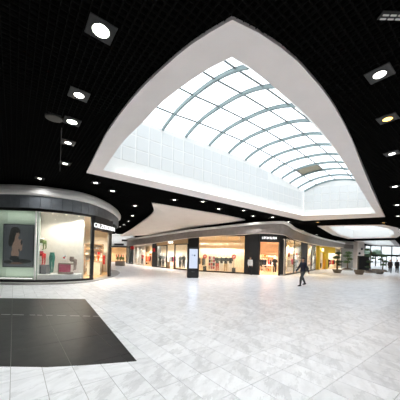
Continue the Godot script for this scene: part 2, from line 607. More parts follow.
func sk_across(s: float) -> Vector2: return W.lerp(Vector2(0.929, -0.37), pow(clamp(s / 16.64, 0.0, 1.0), 1.5)).normalized()
func sk_plan(s: float, a: float) -> Vector2: return sk_o + U * s + sk_across(s) * a
func sk_spring(s: float) -> float:
	for i in rib_s.size() - 1:
		if s <= rib_s[i + 1] + 1e-4: return lerp(rib_h[i], rib_h[i + 1], clamp((s - rib_s[i]) / (rib_s[i + 1] - rib_s[i]), 0.0, 1.0))
	return rib_h[-1]
func sk_width(s: float) -> float: return lerp(5.6, 5.2, s / 16.64)
func sk_point(s: float, f: float) -> Vector3:      # f from 0 to 1 across the vault
	var rise: float = lerp(0.44, 0.80, s / 16.64)
	var pw := 2.0 + 0.8 * sin(PI * s / 16.64)
	var y: float = sk_spring(s) + rise * (1.0 - pow(abs(2.0 * f - 1.0), pw))
	return P3(sk_plan(s, f * sk_width(s)), y)

func inset_opening(poly: PackedVector2Array, w: float) -> PackedVector2Array:
	return Geometry2D.offset_polygon(poly, -w, Geometry2D.JOIN_MITER)[0]

func build_skylight():
	var sk := struct_node("window_1", "long vaulted skylight of glass panes on curved grey ribs")
	# white soffit ring round the opening: outer edge at the ceiling, inner edge a little higher
	var inner := PackedVector2Array([sk_o, sk_plan(16.64, 0)])
	# edge loops matched point by point
	var ring := []
	var ctr := sk_plan(8, 3)
	var A := Vector2(-5.11, 10.61); var C := Vector2(15.11, 19.71); var D := Vector2(9.78, 22.9)
	var outer := []
	var innr := []
	var oab := curve_pts([Vector2(-5.11, 10.61), Vector2(-3.02, 7.33), Vector2(-2.2, 6.18), Vector2(-1.63, 5.45), Vector2(-1.2, 4.95), Vector2(-0.85, 4.59), Vector2(-0.47, 4.21), Vector2(-0.15, 3.93), Vector2(0.13, 3.73), Vector2(0.39, 3.56)], 0.4)
	var iab := curve_pts([Vector2(-4.32, 10.47), Vector2(-2.64, 7.85), Vector2(-1.65, 6.57), Vector2(-1.05, 5.76), Vector2(-0.52, 5.19), Vector2(-0.09, 4.77), Vector2(0.23, 4.51), Vector2(0.49, 4.35)], 0.4)
	var obc := curve_pts([Vector2(0.39, 3.56), Vector2(0.65, 3.67), Vector2(0.93, 3.81), Vector2(1.25, 4.0), Vector2(1.62, 4.26), Vector2(2.08, 4.65), Vector2(2.69, 5.21), Vector2(3.35, 5.9), Vector2(4.39, 7.07), Vector2(6.01, 9.03), Vector2(9.24, 12.86), Vector2(15.11, 19.71)], 0.5)
	var ibc := curve_pts([Vector2(0.49, 4.35), Vector2(0.86, 4.57), Vector2(1.37, 5.0), Vector2(2.34, 5.82), Vector2(3.29, 6.75), Vector2(4.43, 7.97), Vector2(5.43, 9.13), Vector2(6.88, 10.82), Vector2(9.69, 14.13), Vector2(13.65, 18.76)], 0.5)
	var far_in := sk_plan(16.64, 0)
	var st := newst()
	for e in [[oab, iab], [obc, ibc], [PackedVector2Array([C, D]), PackedVector2Array([Vector2(13.65, 18.76), far_in])], [PackedVector2Array([D, A]), PackedVector2Array([far_in, sk_o])]]:
		var n: int = max(e[0].size(), e[1].size(), 12)
		for i in n:
			var a := along(e[0], float(i) / n); var b := along(e[0], float(i + 1) / n)
			var c := along(e[1], float(i + 1) / n); var d := along(e[1], float(i) / n)
			var pa := P3(a, CEIL); var pb := P3(b, CEIL); var pc := P3(c, CEIL + 0.1); var pd := P3(d, CEIL + 0.1)
			quad(st, pa, pb, pc, pd, Vector3.DOWN)
			quad(st, pa, pb, P3(b, CEIL + 0.4), P3(a, CEIL + 0.4), -P3(ctr - a, 0).normalized())
	put("soffit_ring", st.commit(), M.soffit, sk)
	# the four upstand walls from the ring to the springing of the vault
	st = newst()
	var nseg := 24
	for i in nseg:
		var s0 := 16.64 * i / nseg; var s1 := 16.64 * (i + 1) / nseg
		wall_seg(st, sk_plan(s0, -0.06), sk_plan(s1, -0.06), 0.12, CEIL + 0.1, sk_spring(s0), CEIL + 0.1, sk_spring(s1))
	put("upstand_wall", st.commit(), M.white, sk)
	st = newst()       # near side leans in to the narrower vault
	for i in nseg:
		var f0 := float(i) / nseg; var f1 := float(i + 1) / nseg
		var a := along(ibc, f0); var b := along(ibc, f1)
		quad(st, P3(a, CEIL + 0.1), P3(b, CEIL + 0.1), sk_point(16.64 * f1, 1.0), sk_point(16.64 * f0, 1.0), P3(-W, 0))
	put("upstand_wall", st.commit(), M.white, sk)
	for en in [0.0, 16.64]:
		st = newst()
		for i in 16:
			var f0 := i / 16.0; var f1 := (i + 1) / 16.0
			var b0: Vector3; var b1: Vector3
			if en == 0.0:
				b0 = P3(along(iab, f0), CEIL + 0.1); b1 = P3(along(iab, f1), CEIL + 0.1)
			else:
				b0 = P3(far_in.lerp(Vector2(13.65, 18.76), f0), CEIL + 0.1); b1 = P3(far_in.lerp(Vector2(13.65, 18.76), f1), CEIL + 0.1)
			quad(st, b0, b1, sk_point(en, f1), sk_point(en, f0), P3(U if en == 0.0 else -U, 0))
		put("gable_wall", st.commit(), M.white, sk)
	# square acoustic panels standing proud of the two visible walls
	var pm := soft_box(Vector3(0.60, 0.60, 0.02), 0.006)
	var bl := basis_along(sk_plan(0, 0), sk_plan(16, 0))
	for r in 3:
		for cidx in 24:
			var s := 0.45 + cidx * 0.675
			if s > 16.4: continue
			var y := 6.28 + r * 0.66
			if y + 0.31 > sk_spring(s + 0.3) - 0.03: continue
			put("acoustic_panel", pm, M.acoustic, sk, Transform3D(bl, P3(sk_plan(s, 0.006), y)))
	var gfar := Vector2(13.65, 18.76)
	var gb := basis_along(far_in, gfar)
	var gm := soft_box(Vector3(0.58, 0.58, 0.02), 0.006)
	for r in 4:
		for cidx in 8:
			var f := (0.42 + cidx * 0.64) / far_in.distance_to(gfar)
			var y2 := 6.1 + r * 0.64
			if min(sk_point(16.64, f - 0.06).y, sk_point(16.64, f + 0.06).y) - 0.03 < y2 + 0.29: continue
			put("acoustic_panel", gm, M.acoustic, sk, Transform3D(gb, P3(far_in.lerp(gfar, f), y2) + gb.z * 0.006))
	# light strips in the cove at the foot of the two walls
	for q in [[sk_plan(0.5, 0.16), sk_plan(16.3, 0.16)], [far_in.lerp(gfar, 0.04) - U * 0.2, far_in.lerp(gfar, 0.95) - U * 0.2]]:
		var ca: Vector2 = q[0]; var cb: Vector2 = q[1]
		put("cove_lamp", wall(ca, cb, 0.05, CEIL + 0.105, CEIL + 0.13), M.strip, sk)
		var seg := int(ceil(ca.distance_to(cb) / 4.0))
		for i in seg:
			var m0 := ca.lerp(cb, (i + 0.5) / seg)
			var al := AreaLight3D.new()
			al.name = "cove_light"
			al.area_size = Vector2(ca.distance_to(cb) / seg, 0.05)
			al.basis = basis_along(ca, cb) * Basis(Vector3.RIGHT, PI / 2)
			al.position = P3(m0, CEIL + 0.14)
			al.light_energy = 0.35
			al.light_color = Color(1.0, 0.99, 0.96)
			al.area_range = 40.0
			al.shadow_enabled = true
			sk.add_child(al, true)
	# ribs, purlins and panes
	var fr := [0.0, 0.185, 0.455, 0.70, 0.895, 1.0]
	for i in rib_s.size():
		st = newst()
		var hw := 0.045
		for k in 24:
			var f0 := k / 24.0; var f1 := (k + 1) / 24.0
			var s: float = rib_s[i]
			var a := sk_point(s, f0); var b := sk_point(s, f1)
			var t := (b - a).normalized()
			var u3 := P3(U, 0)
			var up := u3.cross(t).normalized()
			if up.y < 0: up = -up
			var wv := u3 * hw
			var dn := -up * 0.12
			quad(st, a - wv + dn, b - wv + dn, b + wv + dn, a + wv + dn, -up)
			quad(st, a - wv, b - wv, b - wv + dn, a - wv + dn, -u3)
			quad(st, a + wv, b + wv, b + wv + dn, a + wv + dn, u3)
			quad(st, a - wv + up * 0.03, b - wv + up * 0.03, b + wv + up * 0.03, a + wv + up * 0.03, up)
		put("rib", st.commit(), M.rib, sk)
	for i in rib_s.size() - 1:
		for j in range(1, 5):
			put("purlin", tube([sk_point(rib_s[i] + 0.05, fr[j]) + Vector3.DOWN * 0.02, sk_point(rib_s[i + 1] - 0.05, fr[j]) + Vector3.DOWN * 0.02], [0.034, 0.034], 6), M.purlin, sk)
		for j in 5:
			st = newst()
			for k in 3:
				var f0: float = lerp(fr[j], fr[j + 1], k / 3.0); var f1: float = lerp(fr[j], fr[j + 1], (k + 1) / 3.0)
				quad(st, sk_point(rib_s[i], f0), sk_point(rib_s[i + 1], f0), sk_point(rib_s[i + 1], f1), sk_point(rib_s[i], f1), Vector3.DOWN)
			var pane := put("pane", st.commit(), M.blind if i == 9 and j == 1 else M.pane, sk)
			if i == 9 and j == 1: pane.set_meta("label", "opaque beige panel among the clear panes")

func along(line: PackedVector2Array, f: float) -> Vector2:
	var x := f * (line.size() - 1)
	var i := int(min(floor(x), line.size() - 2))
	return line[i].lerp(line[i + 1], x - i)

# ------------------------------------------------------------------ the two skylights further away
func build_far_skylights():
	var n := 2
	for hole in [opening2, opening3]:
		var sk := struct_node("window_%d" % n, "bright skylight well, " + ("oblong with a rounded end" if n == 2 else "the farthest one, by the glass front"))
		n += 1
		var inn := inset_opening(hole, 0.9)
		if inn.size() == 0: continue
		var st := newst()
		# ring made of the difference between the two outlines
		for pc in cut_out(hole, Geometry2D.convex_hull(inn).slice(1)):
			if Geometry2D.triangulate_polygon(pc).size() > 0: add_prism(st, pc, CEIL, CEIL + 0.12)
		put("soffit_ring", st.commit(), M.soffit, sk)
		st = newst()
		for i in inn.size():
			wall_seg(st, inn[i], inn[(i + 1) % inn.size()], 0.1, CEIL + 0.1, 6.7, CEIL + 0.1, 6.7)
		put("upstand_wall", st.commit(), M.white, sk)
		# flat glazing with cross ribs
		var lo := 1e9; var hi := -1e9
		for p in inn:
			lo = min(lo, p.dot(U)); hi = max(hi, p.dot(U))
		var k := int((hi - lo) / 1.6)
		for i in k + 1:
			var s0: float = lo + (hi - lo) * i / (k + 1); var s1: float = lo + (hi - lo) * (i + 1) / (k + 1)
			var strip := PackedVector2Array([U * s0 - W * 60, U * s1 - W * 60, U * s1 + W * 60, U * s0 + W * 60])
			for pc in Geometry2D.intersect_polygons(strip, inn):
				put("pane", prism(pc, 6.7, 6.72), M.pane, sk)
			if i > 0:
				for seg in Geometry2D.intersect_polyline_with_polygon(PackedVector2Array([U * s0 - W * 60, U * s0 + W * 60]), inn):
					put("rib", wall(seg[0], seg[1], 0.1, 6.58, 6.7), M.white, sk)

# ------------------------------------------------------------------ ceiling: cell grid, cream field, fittings
func build_ceiling_grid():
	var c: Node3D = get_node("ceiling")
	var st := newst()
	var zone := PackedVector2Array([Vector2(-3.2, 1.6), Vector2(3.2, 1.6), Vector2(13.5, 14.5), Vector2(-14.5, 14.5)])
	var opening_wide: PackedVector2Array = Geometry2D.offset_polygon(opening, 0.045)[0]
	var far_zone := PackedVector2Array([Vector2(-14.5, 14.5), Vector2(13.5, 14.5), Vector2(42, 46), Vector2(-22, 46)])
	for fam in 4:
		var dir := U if fam % 2 == 0 else W
		var nor := W if fam % 2 == 0 else U
		var step := 0.115 if fam < 2 else 0.22
		for i in range(-270, 270):
			var o := nor * (i * step)
			for seg in Geometry2D.intersect_polyline_with_polygon(PackedVector2Array([o - dir * 90, o + dir * 90]), zone if fam < 2 else far_zone):
				var parts: Array = [seg]
				for hole in [opening_wide, opening2, opening3]:
					var left := []
					for pl in parts: left.append_array(Geometry2D.clip_polyline_with_polygon(pl, hole))
					parts = left
				for s2 in parts:
					var a: Vector2 = s2[0]; var b: Vector2 = s2[s2.size() - 1]
					if a.distance_to(b) < 0.05: continue
					wall_seg(st, a, b, 0.011, CEIL - 0.002 * (fam % 2), CEIL + 0.05, CEIL - 0.002 * (fam % 2), CEIL + 0.05)
	var g := put("cell_grid", st.commit(), M.cell, c)
	g.set_meta("kind", "stuff")
	# cream ceiling field in front of the shop row: its back edge dips towards the bulkhead, its left end is wavy
	var front := []
	for q in [[4.09, 5.05, 22.26], [1.79, 5.15, 20.43], [-0.09, 5.2, 19.1], [-1.58, 5.2, 17.88], [-2.89, 5.2, 16.81], [-3.42, 5.2, 16.5], [-3.50, 5.17, 17.41], [-3.74, 5.1, 19.05], [-4.26, 5.0, 20.43], [-5.07, 4.9, 22.17], [-7.22, 4.6, 26.4], [-9.03, 4.4, 29.87], [-11.34, 4.2, 34.25]]: front.append(V(q[0], q[1] - 0.03, q[2]))
	var rear := []
	for q in [[4.12, 5.05, 22.39], [2.28, 4.8, 22.67], [-0.07, 4.6, 24.26], [-2.85, 4.3, 26.7], [-6.4, 4.1, 30.41], [-9.03, 4.15, 33.09], [-11.6, 4.2, 35.05]]: rear.append(V(q[0], q[1] - 0.03, q[2]))
	var fc := Curve3D.new(); fc.bake_interval = 0.1
	for i in front.size():
		var tg: Vector3 = (front[min(i + 1, front.size() - 1)] - front[max(i - 1, 0)]) / 7.0
		if i == 5: tg = Vector3.ZERO
		fc.add_point(front[i], -tg, tg)
	var rc := Curve3D.new(); rc.bake_interval = 0.1
	for i in rear.size():
		var tg: Vector3 = (rear[min(i + 1, rear.size() - 1)] - rear[max(i - 1, 0)]) / 6.0
		rc.add_point(rear[i], -tg, tg)
	var cst := newst()
	var nn := 40
	for i in nn:
		for k in 10:
			var q := []
			for c2 in [[i, k], [i + 1, k], [i + 1, k + 1], [i, k + 1]]:
				var f: float = float(c2[0]) / nn
				q.append(fc.sample_baked(fc.get_baked_length() * f).lerp(rc.sample_baked(rc.get_baked_length() * f), c2[1] / 10.0))
			var nrm: Vector3 = (q[2] - q[0]).cross(q[3] - q[1]).normalized()
			if nrm.y > 0: nrm = -nrm
			if nrm.length() < 0.5: nrm = Vector3.DOWN
			quad(cst, q[0], q[1], q[2], q[3], nrm)
			quad(cst, q[0] + Vector3.UP * 0.06, q[1] + Vector3.UP * 0.06, q[2] + Vector3.UP * 0.06, q[3] + Vector3.UP * 0.06, -nrm)
			if k == 0: quad(cst, q[0], q[1], q[1] + Vector3.UP * 0.1, q[0] + Vector3.UP * 0.1, Vector3.BACK)
	struct("trim_1", cst.commit(), M.cream, "smooth cream ceiling field with a wavy end")
	# ceiling loudspeaker, pendant rod and slot vent
	var sp := thing("ceiling_speaker", "round dark loudspeaker set in the black ceiling on the left", "speaker", V(-3.92, CEIL, 6.29))
	put("rim", lathe([Vector2(0.0, -0.03), Vector2(0.18, -0.03), Vector2(0.2, -0.02), Vector2(0.2, 0.07)], 24), M.dark, sp)
	put("grille", lathe([Vector2(0.0, -0.036), Vector2(0.15, -0.034), Vector2(0.16, -0.03)], 24), M.black, sp)
	var rod := thing("hanging_rail", "thin pale rail fixed under the black ceiling by the lamps", "rail", V(0, 0, 0))
	put("rail", tube([V(-3.95, CEIL - 0.05, 6.7), V(-6.1, CEIL - 0.05, 10.3)], [0.012, 0.012], 6), M.trim_plate, rod)
	for p in [V(-4.1, 0, 6.95), V(-5.0, 0, 8.46), V(-5.95, 0, 10.05)]:
		put("bracket", soft_box(Vector3(0.03, 0.06, 0.03), 0.004), M.trim_plate, rod, Transform3D(Basis.IDENTITY, p + Vector3.UP * (CEIL - 0.02)))
	var vent := thing("ceiling_vent", "slotted white air vent in the black ceiling at top right", "vent", V(2.66, CEIL - 0.012, 3.44))
	for r in 2:
		for k in 4:
			put("slat", soft_box(Vector3(0.085, 0.016, 0.022), 0.004), M.lip, vent, Transform3D(Basis.IDENTITY, Vector3(-0.1 + k * 0.11, -0.012, -0.03 + r * 0.055)))
	put("frame", soft_box(Vector3(0.46, 0.012, 0.13), 0.004), M.black, vent, Transform3D(Basis.IDENTITY, Vector3(0.065, 0.012, 0)))

# ------------------------------------------------------------------ bulkhead over the shops
var BH := [[-11.7, 38.6, 2.9, 4.0], [-5.7, 29.8, 3.06, 4.0], [-1.4, 25.0, 3.44, 4.24], [4.1, 22.2, 3.74, 4.66], [5.4, 21.5, 3.8, 4.74], [7.35, 21.3, 3.72, 4.8], [9.0, 23.4, 3.5, 4.56], [11.6, 26.3, 3.38, 4.34], [17.3, 34.0, 3.47, 4.46], [25.2, 42.2, 3.65, 4.44]]

func build_bulkhead():
	var b := struct_node("trim_2", "grey bulkhead with a pale lip running above the shop fronts")
	# densify
	var pts := []
	var plan := []
	for q in BH: plan.append(Vector2(q[0], q[1]))
	for i in BH.size() - 1:
		var n := 6
		for k in n:
			var t := float(k) / n
			var p0: Array = BH[max(i - 1, 0)]; var p1: Array = BH[i]; var p2: Array = BH[i + 1]; var p3: Array = BH[min(i + 2, BH.size() - 1)]
			var r := []
			for c in 4: r.append(lerp(lerp(p1[c], p2[c], t), cubic_interpolate(p1[c], p2[c], p0[c], p3[c], t), 0.6))
			pts.append(r)
	pts.append(BH[-1])
	var st := newst(); var lip := newst(); var under := newst()
	for i in pts.size() - 1:
		var p: Array = pts[i]; var q: Array = pts[i + 1]
		var a := Vector2(p[0], p[1]); var c := Vector2(q[0], q[1])
		wall_seg(st, a, c, 0.12, p[2], p[3] - 0.16, q[2], q[3] - 0.16)
		wall_seg(lip, a * 0.99, c * 0.99, 0.5, p[3] - 0.17, p[3], q[3] - 0.17, q[3])
		var k := 1.055
		quad(under, P3(a, p[2]), P3(c, q[2]), P3(c * k, q[2]), P3(a * k, p[2]), Vector3.DOWN)
		quad(under, P3(a, p[3] - 0.02), P3(c, q[3] - 0.02), P3(c * 1.4, q[3] - 0.02), P3(a * 1.4, p[3] - 0.02), Vector3.UP)
	put("fascia", st.commit(), M.bulkhead, b)
	put("lip", lip.commit(), M.lip, b)
	put("soffit", under.commit(), M.cream, b)

# ------------------------------------------------------------------ small lamp with its light
func shop_lamp(p: Vector3, energy: float, col := Color(1.0, 0.92, 0.78), label := "small round spotlight on a shop ceiling", group := "spotlights on the shop ceilings"):
	var t := thing("shop_spotlight", label, "lamp", p, 0.0, group)
	put("housing", lathe([Vector2(0.0, 0.0), Vector2(0.045, 0.0), Vector2(0.06, -0.02), Vector2(0.07, -0.14), Vector2(0.062, -0.14)], 12), M.white, t)
	put("lens", lathe([Vector2(0.062, -0.13), Vector2(0.0, -0.135)], 12), M.shop_lamp, t)
	if energy > 0.0:
		var l := SpotLight3D.new()
		l.position = Vector3(0, -0.17, 0)
		l.rotation_degrees = Vector3(-90, 0, 0)
		l.spot_angle = 75.0
		l.spot_angle_attenuation = 0.6
		l.light_energy = energy * 1.7
		l.light_color = col
		l.light_size = 0.06
		l.spot_range = 60.0
		l.spot_attenuation = 2.0
		l.shadow_enabled = true
		l.name = "light"
		t.add_child(l)

func build_downlights():
	# [x, d, kind, lens radius]: the two long rows on the black ceiling and the smaller ones over the shops, then unseen lamps added as fill
	var L := [[-1.64, 3.76, "green", 0.125], [-2.77, 5.32, "white", 0.10], [-3.51, 6.42, "green", 0.12], [-4.3, 7.66, "white", 0.09], [-5.42, 9.48, "green", 0.09], [-7.77, 11.5, "white", 0.08],
		[3.29, 4.51, "white", 0.10], [4.55, 5.93, "warm", 0.10], [6.21, 7.87, "white", 0.09], [9.16, 11.37, "white", 0.10], [12.4, 15.2, "white", 0.10],[15.6, 19.0, "white", 0.10],
		[-5.3, 12.0, "white", 0.10], [-5.0, 13.5, "white", 0.11], [-4.84, 17.55, "white", 0.10], [-6.34, 22.22, "white", 0.12], [-7.86, 26.08, "white", 0.10], [-9.39, 29.38, "white", 0.10], [-10.66, 31.71, "white", 0.10],
		[-1.72, 15.3, "white", 0.09], [0.1, 15.6, "white", 0.09], [1.31, 17.9, "white", 0.10], [3.25, 18.3, "white", 0.09], [4.5, 20.7, "white", 0.10], [6.3, 21.1, "white", 0.10], [8.6, 23.6, "white", 0.09], [13.2, 31.0, "white", 0.10], [17.4, 36.0, "white", 0.10], [11.4, 23.4, "warm", 0.09], [17.2, 22.6, "warm", 0.09], [22.5, 27.0, "white", 0.10], [25.4, 30.5, "white", 0.10],
		[-13.0, 41.5, "white", 0.12], [-15.0, 42.5, "white", 0.12], [-17.0, 42.0, "white", 0.12], [-14.0, 38.0, "white", 0.12], [-0.5, 2.2, "white", 0.10], [0.6, 0.6, "green", 0.12], [2.2, 2.9, "white", 0.10], [-3.6, 3.0, "white", 0.10], [-2.4, 1.2, "white", 0.10], [5.2, 3.6, "white", 0.10],  # unseen: lamps added to brighten the corridor end, then near-floor fill
		[-8.5, 6.0, "white", 0.10], [-10.5, 8.5, "white", 0.10], [-6.5, 2.0, "white", 0.10], [-9.5, 2.5, "white", 0.10], [-4.5, -1.5, "white", 0.10], [-8.0, -2.5, "white", 0.10], [-1.0, -2.0, "white", 0.10], [2.5, -1.5, "white", 0.10], [5.5, -3.0, "white", 0.10], [7.5, 1.0, "white", 0.10], [8.0, 4.0, "white", 0.10], [-3.0, -5.5, "white", 0.10], [1.5, -5.5, "white", 0.10]]  # more unseen lamps, added to brighten the floor and skylight ring
	var ccol := {"green": Color(0.96, 1.0, 0.94), "white": Color(0.99, 0.99, 1.0), "warm": Color(1.0, 0.80, 0.5)}
	var plate := soft_box(Vector3(0.40, 0.02, 0.40), 0.006)
	var place := ["largest round downlight, at the near end of the left row in the black ceiling", "second downlight of the left row, small and white in a square plate", "third downlight of the left row, round with a pale lens", "fourth downlight of the left row, small and white", "fifth downlight of the left row, above the round shop", "farthest downlight of the left row, just above the round shop's canopy",
		"nearest downlight of the right row, white in a square plate", "amber downlight in a square plate, second of the right row", "third downlight of the right row, white in a square plate", "fourth downlight of the right row", "fifth downlight of the right row, near the right edge", "sixth downlight of the right row, near the right edge",
		"downlight between the skylight's left corner and the round canopy", "downlight just right of the round canopy, below the skylight's left corner",
		"nearest downlight of the row leading into the left corridor", "second downlight of the row leading into the left corridor", "third downlight of the row leading into the left corridor", "fourth downlight of the row leading into the left corridor", "farthest downlight of the row leading into the left corridor",
		"leftmost downlight between the skylight and the cream ceiling field", "second downlight from the left between skylight and cream ceiling field", "third downlight from the left between skylight and cream ceiling field", "fourth downlight from the left between skylight and cream ceiling field", "downlight at the pointed right tip of the cream ceiling field", "downlight above the black corner shop", "downlight above the bulkhead just right of the black corner shop",
		"downlight above the grey pillar of the side shops", "downlight above the yellow shop", "amber downlight left of the second skylight", "amber downlight between the main and the second skylight", "downlight at the rounded end of the second skylight", "downlight right of the second skylight"]
	var place_i := -1
	for q in L:
		place_i += 1
		var kind: String = q[2]
		var where := "added unseen downlight " + ("over the left side of the hall and corridor" if q[0] < -4.5 else ("before the cream ceiling field and shop row" if q[0] < 9.0 and q[1] > 14.0 else ("before the side shops and far skylights" if q[1] > 14.0 else "above the near end of the hall")))
		var say: String = place[place_i] if place_i < place.size() else where
		var r: float = q[3]
		var t := thing("downlight", say, "downlight", V(q[0], CEIL - 0.02, q[1]), atan2(U.y, U.x), "downlights of the black ceiling")
		var pt := put("plate", plate, M.plate_dark if kind == "green" else M.trim_plate, t, Transform3D(Basis.IDENTITY, Vector3(0, 0.005, 0)))
		put("can", lathe([Vector2(0.0, 0.085), Vector2(r + 0.03, 0.085), Vector2(r + 0.03, 0.0)], 20), M.trim_plate, t)
		put("rim", lathe([Vector2(r, -0.004), Vector2(r + 0.012, -0.022), Vector2(r + 0.03, -0.004)], 24), M.trim_plate, pt)
		put("lens", lathe([Vector2(r, -0.012), Vector2(0.0, -0.016)], 24), {"green": M.green_lamp, "white": M.white_lamp, "warm": M.warm_lamp}[kind], t)
		var l := SpotLight3D.new()
		l.name = "light"
		l.position = Vector3(0, -0.05, 0)
		l.rotation_degrees = Vector3(-90, 0, 0)
		l.spot_angle = 68.0
		l.spot_angle_attenuation = 0.7
		l.spot_range = 80.0
		l.spot_attenuation = 2.0
		l.light_energy = 3.1 if q[1] < 14.0 else 6.0
		if q[1] > 37.0 and q[0] < -12.0: l.light_energy = 16.0
		if place_i == 5: l.light_energy = 2.5
		l.light_size = r
		l.light_color = ccol[kind]
		l.shadow_enabled = true
		t.add_child(l)

# a point given by its bearing and height in the survey picture and its distance
func site(px: float, py: float, d: float) -> Vector3:
	var x := (px - 200.0) / FOCAL; var y := (255.0 - py) / FOCAL
	var c := cos(atan(ROLL)); var s := sin(atan(ROLL))
	return Vector3((x * c - y * s) * d, EYE + (x * s + y * c) * d, -d)

func letters(text: String, height: float, m: Material, parent: Node, xf: Transform3D, called := "lettering", stretch := 1.0):
	var t := TextMesh.new()
	var f := SystemFont.new()
	f.font_names = PackedStringArray(["Droid Sans"])
	t.font = f
	t.text = text
	t.font_size = 64
	t.pixel_size = height / 46.0
	t.depth = 0.03
	return put(called, t, m, parent, xf * Transform3D(Basis.from_scale(Vector3(stretch, 1, 1)), Vector3.ZERO))

# unreadable far lettering: a row of small strokes
func strokes(n: int, w: float, h: float, m: Material, parent: Node, xf: Transform3D, sd: int):
	var r := RandomNumberGenerator.new()
	r.seed = sd
	var st := newst()
	var cw := w / n
	for i in n:
		var x := -w / 2 + (i + 0.5) * cw
		add_box(st, Vector3(x - cw * 0.25, 0, 0), Vector3(cw * 0.22, h, 0.03))
		if r.randf() < 0.7: add_box(st, Vector3(x + cw * 0.2, 0, 0), Vector3(cw * 0.2, h, 0.03))
		add_box(st, Vector3(x, h * [-0.42, 0.0, 0.42][r.randi() % 3], 0), Vector3(cw * 0.55, h * 0.18, 0.03))
	put("lettering", st.commit(), m, parent, xf)

# ------------------------------------------------------------------ round tights shop on the left
func build_round_shop():
	var wallc := [Vector2(-15, 12.9), Vector2(-12.4, 12.35), Vector2(-10.2, 12.2), Vector2(-8.5, 12.35), Vector2(-7.4, 12.8), Vector2(-6.7, 13.4), Vector2(-6.32, 14.0)]
	var front := curve_pts(wallc, 0.2)
	var lipc := [Vector2(-15.5, 12.5), Vector2(-12.6, 12.0), Vector2(-10.05, 11.9), Vector2(-8.45, 12.0), Vector2(-7.15, 12.6), Vector2(-6.48, 13.35), Vector2(-6.2, 14.4), Vector2(-6.15, 16.3), Vector2(-6.5, 18.9), Vector2(-7.2, 21), Vector2(-9, 23), Vector2(-15.5, 24)]
	var lip := curve_pts(lipc, 0.25)
	var s := struct_node("wall_shop", "round-ended shop unit with a pale canopy, grey panel band and curved glass front")
	put("canopy", sweep(lip, [Vector2(-0.6, 4.48), Vector2(0.0, 4.5), Vector2(0.06, 4.56), Vector2(0.09, 4.68), Vector2(0.07, 4.86), Vector2(0.0, 4.97), Vector2(-0.6, 4.99)]), M.lip, s)
	put("roof", prism(offset_line(lip, -0.3), 4.5, 4.98), M.lip, s)
	var band := offset_line(curve_pts(lipc, 0.5), -0.12)
	for i in band.size() - 1:
		if band[i].y > 22.5: continue
		var a := band[i].lerp(band[i + 1], 0.012); var b := band[i].lerp(band[i + 1], 0.988)
		put("band_panel", wall(a, b, 0.05, 3.86, 4.5), M.panel_grey, s)
	put("band_backing", sweep(offset_line(lip, -0.19), [Vector2(-0.02, 3.84), Vector2(0, 3.84), Vector2(0, 4.5)]), M.black, s)
	# kerb step round the shop
	put("kerb", sweep(lip, [Vector2(0.12, 0.0), Vector2(0.12, 0.07), Vector2(0.10, 0.09), Vector2(-0.5, 0.09)]), M.kerb, s)
	put("sill", sweep(front, [Vector2(0.05, 0.09), Vector2(0.05, 0.2), Vector2(-0.05, 0.2), Vector2(-0.05, 0.09)]), M.black, s)
	put("head_rail", sweep(front, [Vector2(0.04, 3.74), Vector2(0.04, 3.86), Vector2(-0.05, 3.86), Vector2(-0.05, 3.74), Vector2(0.04, 3.74)]), M.black, s)
	# glass: three curved panes
	var cuts := [0, 0, 0, 0]
	for i in front.size():
		if front[i].x < -8.5: cuts[1] = i
		if front[i].x < -7.05: cuts[2] = i
	cuts[3] = front.size() - 1
	for k in 3:
		var seg := front.slice(cuts[k], cuts[k + 1] + 1)
		put("pane", sweep(seg, [Vector2(0.0, 0.2), Vector2(0.0, 3.75)]), M.shop_glass, s)
	put("mullion", wall(Vector2(-8.52, 12.36), Vector2(-8.46, 12.38), 0.1, 0.2, 3.75), M.white, s)
	put("door_post", wall(Vector2(-6.36, 13.95), Vector2(-6.28, 14.12), 0.12, 0.0, 3.86), M.black, s)
	put("door_post", wall(Vector2(-6.14, 16.2), Vector2(-6.12, 16.4), 0.14, 0.0, 3.86), M.black, s)
	put("side_wall", wall(Vector2(-6.2, 16.4), Vector2(-7.9, 20.6), 0.12, 0.0, 3.9), M.panel_grey, s)
	put("rear_wall", wall(Vector2(-7.9, 20.6), Vector2(-15, 22), 0.12, 0.0, 4.5), M.shop_wall, s)
	put("partition", wall(Vector2(-15, 12.9), Vector2(-15, 22), 0.12, 0.0, 4.5), M.shop_wall, s)
	put("shop_ceiling", prism(PackedVector2Array([Vector2(-15, 13.1), Vector2(-10.2, 12.35), Vector2(-8.5, 12.5), Vector2(-7.4, 12.95), Vector2(-6.6, 13.6), Vector2(-6.35, 14.2), Vector2(-6.25, 16.3), Vector2(-7.9, 20.6), Vector2(-15, 22)]), 3.88, 3.96), M.shop_wall, s)
	put("shop_floor", prism(PackedVector2Array([Vector2(-15, 13.1), Vector2(-10.2, 12.35), Vector2(-8.5, 12.5), Vector2(-7.4, 12.95), Vector2(-6.6, 13.6), Vector2(-6.3, 14.2), Vector2(-6.1, 16.3), Vector2(-7.9, 20.6), Vector2(-15, 22)]), 0.0, 0.09), M.tan, s)
	# black sign header over the door, white lit letters
	var h0 := Vector2(-6.27, 14.1); var h1 := Vector2(-6.05, 16.35)
	var sign := thing("shop_sign", "black header with white lit letters over the round shop's door", "sign")
	var hd := put("header", wall(h0, h1, 0.16, 3.02, 3.86), M.black, sign)
	var bs := basis_along(h0, h1)
	letters("CALZEDONIA", 0.25, M.lettering, hd, Transform3D(bs, P3(h0.lerp(h1, 0.52), 3.30) + bs.z * 0.10), "lettering", 1.3)
	# pale backdrop with the poster, at the left end of the window
	put("backdrop", wall(Vector2(-14.8, 13.5), Vector2(-10.2, 12.72), 0.05, 0.09, 3.88), M.backdrop, s)
	put("backdrop", wall(Vector2(-10.2, 12.72), Vector2(-8.6, 12.86), 0.05, 0.09, 3.88), M.backdrop, s)
